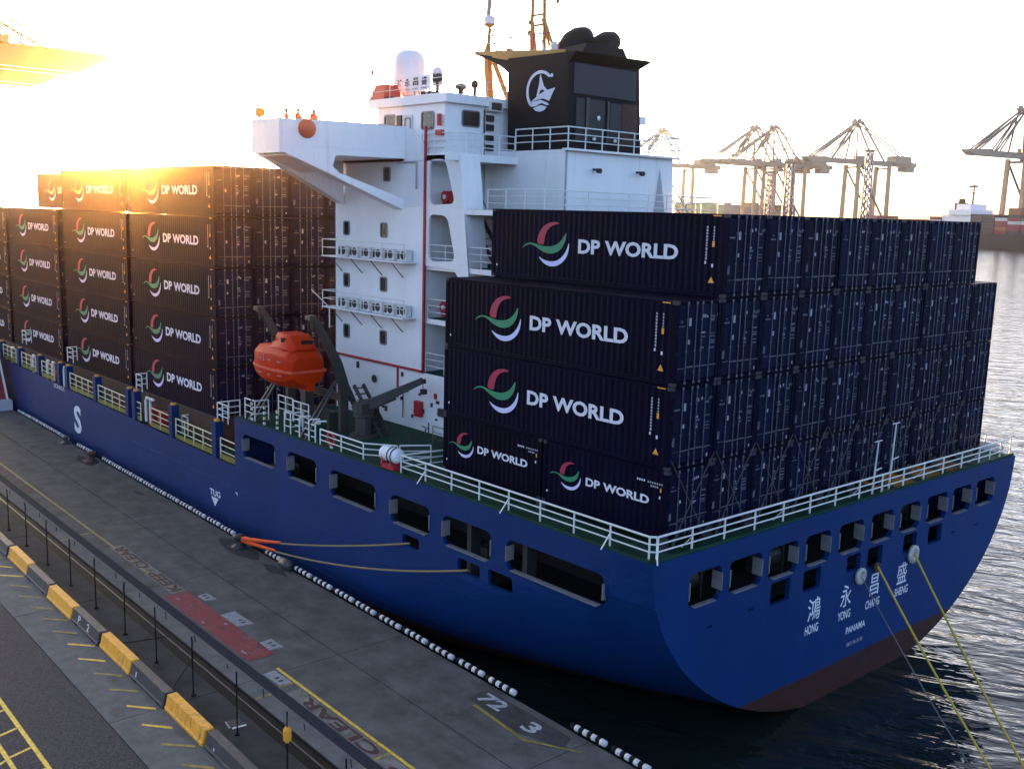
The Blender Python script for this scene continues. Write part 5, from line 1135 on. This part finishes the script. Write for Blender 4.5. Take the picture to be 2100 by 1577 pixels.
# ------------------------------------------------------------------ ship to shore cranes
def crane(loc, rz, label, group, bh=77, reach=71, gauge=46, back=48, apex=121, w=18, leg=3.6, m_leg='crane_leg', m_boom='crane', m_top='crane_rust', gd=5.2, house=True):
    t = thing('gantry_crane', label, 'crane', loc, rz, group)
    for x in (-w/2, w/2):
        for y in (0, -gauge): MB().beam((x*1.12,y,0),(x,y,bh),leg,leg*.9,(0,1,0)).build('leg', m_leg, t)
    b = MB()
    for x in (-w/2,w/2):
        b.beam((x,0,bh*.20),(x,-gauge,bh*.20),1.6,1.4); b.beam((x,0,bh*.97),(x,-gauge*.98,bh*.22),1.5,1.5); b.beam((x*1.1,0,bh*.18),(x*1.1,-gauge*.28,0),.9,.9); b.beam((x*1.1,-gauge,bh*.18),(x*1.1,-gauge*.72,0),.9,.9)
    for y in (0,-gauge): b.beam((-w/2,y,bh*.96),(w/2,y,bh*.96),2,2); b.beam((-w*.56,y,3),(w*.56,y,3),2,2.5)
    b.build('brace', 'crane_dark' if m_boom == 'crane' else m_leg, t)
    b = MB()
    for x in (-w*.17, w*.17):
        b.beam((x,reach*.90,bh+gd*.55),(x,-gauge-back,bh+gd*.5),gd*.42,gd); b.beam((x,reach*.90,bh+gd*.55),(x,reach,bh+gd*.9),gd*.42,gd,(0,0,1),None,gd*.35,gd*.25)
    for i in range(12): y = reach*.88-(reach+gauge+back)*.94*i/11; b.beam((-w*.17,y,bh+gd*.5),(w*.17,y,bh+gd*.5),.8,.8)
    b.build('boom', m_boom, t)
    b = MB(); b.box((-w*.25,reach*.62-3,bh+gd),(w*.25,reach*.62+3,bh+gd+1.3)); b.build('platform', m_boom, t); b = MB(); b.box((-w*.22,-gauge*.3,bh+gd),(w*.22,-gauge*.1,bh+gd+4)); b.build('winch_house', m_boom, t); b = MB(); b.bar((w*.2,reach*.55,bh+gd),(w*.2,reach*.55,bh+gd+3.5),.18); b.bar((w*.2,reach*.55,bh+gd+3.5),(w*.2,reach*.47,bh+gd+3.5),.18); b.build('boom_post', m_boom, t)
    if house: MB().box((-w*.36,-gauge-back*.75,bh+gd*.6),(w*.36,-gauge-back*.25,bh+gd*2.2)).box((-w*.3,-gauge-back*.9,bh-5),(w*.3,-gauge-back*.6,bh)).build('machinery_house', 'crane', t)
    b = MB(); ay = -3
    for x in (-w*.42,w*.42):
        b.beam((x,3,bh+gd*.8),(x*.45,ay+3,apex),1.5,1.7); b.beam((x,-gauge*.85,bh+gd*.8),(x*.45,ay-4,apex),1.5,1.7)
    b.beam((-w*.16,ay,bh+gd),(-w*.05,ay,apex),.5,.5); b.build('apex_frame', m_top, t)
    MB().box((-w*.24,ay-5,apex-1.2),(w*.24,ay+5,apex+1.2)).lathe([(1.6,-1.4),(1.6,1.4)], c=(-2.4,ay,apex+2), axis='x', n=10).lathe([(1.6,-1.4),(1.6,1.4)], c=(2.4,ay+2,apex+2), axis='x', n=10).build('apex_head', 'crane_dark', t)
    b = MB()
    for x in (-w*.16,w*.16):
        for yy in (.86,.80,.46,.40): b.bar((x,reach*yy,bh+gd),(x*.8,ay,apex),.85 if m_boom == 'crane' else .2,5)
        b.bar((x,-gauge-back*.85,bh+gd),(x*.8,ay,apex),.85 if m_boom == 'crane' else .2,5)
    b.build('stay', 'crane_dark' if m_boom == 'crane' else m_boom, t)
    b = MB(); b.box((-w*.2,-gauge*.35,bh-3.2),(w*.2,-gauge*.35+7,bh)); b.box((-1.5,-gauge*.35-3,bh-5),(1.5,-gauge*.35,bh-2)); b.build('trolley', 'crane_dark', t)
    return t
CX, CY = CAMLOC.x, CAMLOC.y
FA = V((.97,-.242,0)); FB = V((-.242,-.97,0)); S_ = 1.15
far = [((521,-819),'tan quay crane with a cream leg, just right of the middle of the far cranes'),((636,-822),'tan far crane, left of the overlapping pair'),((617,-828),'tan far crane, right of the overlapping pair'),((360,-788),'far crane cut by the right edge of the picture, boom pointing left'),((738,-800),'pale far crane leftmost, half hidden by the white superstructure')]
for (tip, lab) in far:
    p = V((tip[0]*S_+CX, tip[1]*S_+CY, 0))+FB*71; crane((p.x,p.y,-5), math.radians(-14), lab, 'cranes on the far quay')
p = V((360*S_+CX,-788*S_+CY,0))+FB*71-FA*170; crane((p.x,p.y,-5), math.radians(-14), 'far crane standing outside the picture beyond its right edge', 'cranes on the far quay')
crane((166.8,6.8,-6.2), math.pi, 'yellow lit quay crane whose upper boom tip enters the picture at the top left', 'yellow cranes on the near quay', bh=38.6, reach=50.2, gauge=20, back=16, apex=64, w=16, leg=1.8, m_leg='crane_yellow', m_boom='crane_yellow', m_top='crane_yellow', gd=3.6, house=False)
crane((190.5,6.2,-6.2), math.pi, 'yellow lit quay crane whose lower boom tip enters the picture at the top left', 'yellow cranes on the near quay', bh=38.4, reach=50.6, gauge=20, back=16, apex=64, w=16, leg=1.8, m_leg='crane_yellow', m_boom='crane_yellow', m_top='crane_yellow', gd=3.6, house=False)
# ------------------------------------------------------------------ far quay, ships, stacked boxes and masts
q0 = V((600*S_+CX,-819*S_+CY,0))+FB*62
b = MB(); b.add([q0+FA*2500+UP*z for z in (-14,-5)]+[q0-FA*1500+UP*z for z in (-14,-5)]+[q0-FA*1500+FB*900+UP*z for z in (-14,-5)]+[q0+FA*2500+FB*900+UP*z for z in (-14,-5)],[(0,1,3,2),(2,3,5,4),(4,5,7,6),(6,7,1,0),(1,7,5,3)]); b.build('far_quay', 'concrete', kind='structure')
B0 = V((350*S_+CX,-800*S_+CY,0)) + FB*4
fs = thing('far_ship', 'dark hulled container ship with a white bridge berthed under the far cranes', 'ship', B0, math.radians(-14))
b = MB(); b.add([(-150,0,WZ-1),(150,0,WZ-1),(172,-16,WZ-1),(150,-32,WZ-1),(-150,-32,WZ-1),(-150,0,4.2),(150,0,4.2),(182,-16,6),(150,-32,4.2),(-150,-32,4.2)],[(4,3,2,1,0),(5,6,7,8,9),(0,1,6,5),(1,2,7,6),(2,3,8,7),(3,4,9,8),(4,0,5,9)]); b.build('hull', 'dark', fs)
b = MB(); b.box((6,-3,4),(44,-29,20),'white'); b.box((12,-1,20),(36,-31,25),'white'); b.box((16,-5,25),(31,-27,30),'white'); b.box((10,-6,4),(14,-26,12),'offwhite'); b.build('superstructure', None, fs)
b = MB(); b.box((30,-11,20),(38,-20,31)); b.lathe([(3.4,31),(2.6,35)], c=(34,-15.5,0), n=10); b.build('funnel', 'funnel', fs)
b = MB(); b.bar((22,-15,24),(22,-15,48),.9,6); b.beam((22,-11,40),(22,-20,40),1,1); b.beam((18,-15,46),(27,-15,46),1.4,2); b.beam((22,-13,31),(22,-18,31),.5,.5); b.build('mast', 'grey', fs)
fc = MB().box((0,-2.5,0),(12.1,0,2.75))
fmesh = {}
for i in range(6):
    me_ = fc.mesh('far_container', 'far%d'%i); fmesh[i] = me_
cn = ['green','maroon','dark blue','pale grey','dark','rust brown']
R14 = Matrix.Rotation(math.radians(-14),3,'Z')
rr_ = random.Random(21)
def fbox(p, i, lab, wide=1):
    o = link('container', fmesh[i]); o.location = p; o.rotation_euler = (0,0,math.radians(-14)); o.scale = (1,wide,1)
    tag(o, '%s container %s' % (cn[i], lab), 'container', 'containers at the far quay')
NW = 'first second third fourth fifth sixth seventh eighth ninth tenth eleventh twelfth thirteenth fourteenth fifteenth sixteenth seventeenth eighteenth nineteenth twentieth'.split()
LY = ['bottom','second','third','fourth','fifth','sixth','seventh','eighth']
for k_ in range(-11, 9):
    x = k_*12.6+(0 if k_ < 1 else 32)
    nt_ = rr_.choice([3,4,5]) if k_ > 0 else (6 if k_ in (-1,0) else rr_.choice([5,6,7,8]))
    if k_ == -2: nt_ = 5
    side = 'left' if k_ > 0 else 'right'; n_ = k_ if k_ > 0 else 1-k_
    for j in range(nt_): fbox(B0+R14@V((x,-1.5,4.2+j*2.8)), 4 if k_ in (-1,0) else rr_.choice([1,1,0,4,1,3,5]), 'on the far dark ship, %s layer, %s column %s of its bridge' % (LY[j], NW[n_-1], side), 12)
Y0 = V((690*S_+CX,-930*S_+CY,0)); low = MB()
for k_ in range(18):
    for j in range(13):
        if j == 12 and rr_.random() < .5: continue
        c_ = (0 if k_ > 9 else 2) if rr_.random() < .7 else rr_.choice([4,5,0]); p_ = Y0+FA*(k_*12.6-130)+UP*(-5+j*2.8)
        if j < 9: a_ = [p_+FA*u+FB*w_+UP*h for h in (0,2.75) for u,w_ in ((0,0),(12.1,0),(12.1,2.5),(0,2.5))]; low.add(a_,[(3,2,1,0),(4,5,6,7),(0,1,5,4),(1,2,6,5),(2,3,7,6),(3,0,4,7)],'far%d'%c_)
        else: fbox(p_, c_, 'in the far yard stack, %s column from its left, %s visible layer' % (NW[17-k_], NW[12-j]))
low.build('stacked_containers', None, None, kind='stuff')
def lattice(brg, D, top, wid, label):
    a = math.radians(brg); t = thing('light_mast', label, 'mast', (CX+D*math.cos(a),CY+D*math.sin(a),-5), 0, 'grey lattice masts on the far quay'); H = top+5
    b = MB()
    for sx,sy in ((1,1),(1,-1),(-1,1),(-1,-1)): b.beam((sx*wid/2,sy*wid/2,0),(sx*wid*.3,sy*wid*.3,H),1.3,1.3)
    b.build('leg', 'grey_print', t); b = MB(); n = 12
    for i in range(n):
        z0, z1 = H*i/n, H*(i+1)/n; w0 = wid/2*(1-.4*i/n)
        for sx,sy,tx,ty in ((1,1,1,-1),(1,-1,-1,-1),(-1,-1,-1,1),(-1,1,1,1)): b.beam((sx*w0,sy*w0,z0),(tx*w0,ty*w0,z1),.7,.7); b.beam((sx*w0,sy*w0,z1),(tx*w0,ty*w0,z1),.6,.6)
    b.build('brace', 'grey', t)
    b = MB(); b.box((-wid*.5,-wid*.5,H),(wid*.5,wid*.5,H+2)); 
    for i in range(4): b.bar((-wid*.4+i*wid*.27,0,H+2),(-wid*.4+i*wid*.27,0,H+5),.4)
    b.build('lamp_head', 'crane_dark', t)
lattice(-56.95, 1060, 66, 8.5, 'grey lattice mast left of centre among the far cranes'); lattice(-60.9, 1040, 77, 7, 'grey lattice mast beside the far crane with the cream leg'); lattice(-55.9, 1180, 62, 6, 'slim grey lattice mast behind the overlapping far cranes')
# ------------------------------------------------------------------ haze added round the whole scene for the sun's veiling glare
hz = MB().box((-400,-2600,WZ-1.5),(2600,500,140)).build('haze', None, None, kind='stuff')
hm = bpy.data.materials.new('glare_haze'); hm.use_nodes = True; t_ = hm.node_tree; t_.nodes.clear()
pv = t_.nodes.new('ShaderNodeVolumePrincipled'); pv.inputs['Color'].default_value = (.96,.95,.93,1); pv.inputs['Density'].default_value = HAZE; pv.inputs['Anisotropy'].default_value = .97
oo = t_.nodes.new('ShaderNodeOutputMaterial'); t_.links.new(pv.outputs[0], oo.inputs['Volume'])
hz.data.materials.clear(); hz.data.materials.append(hm)
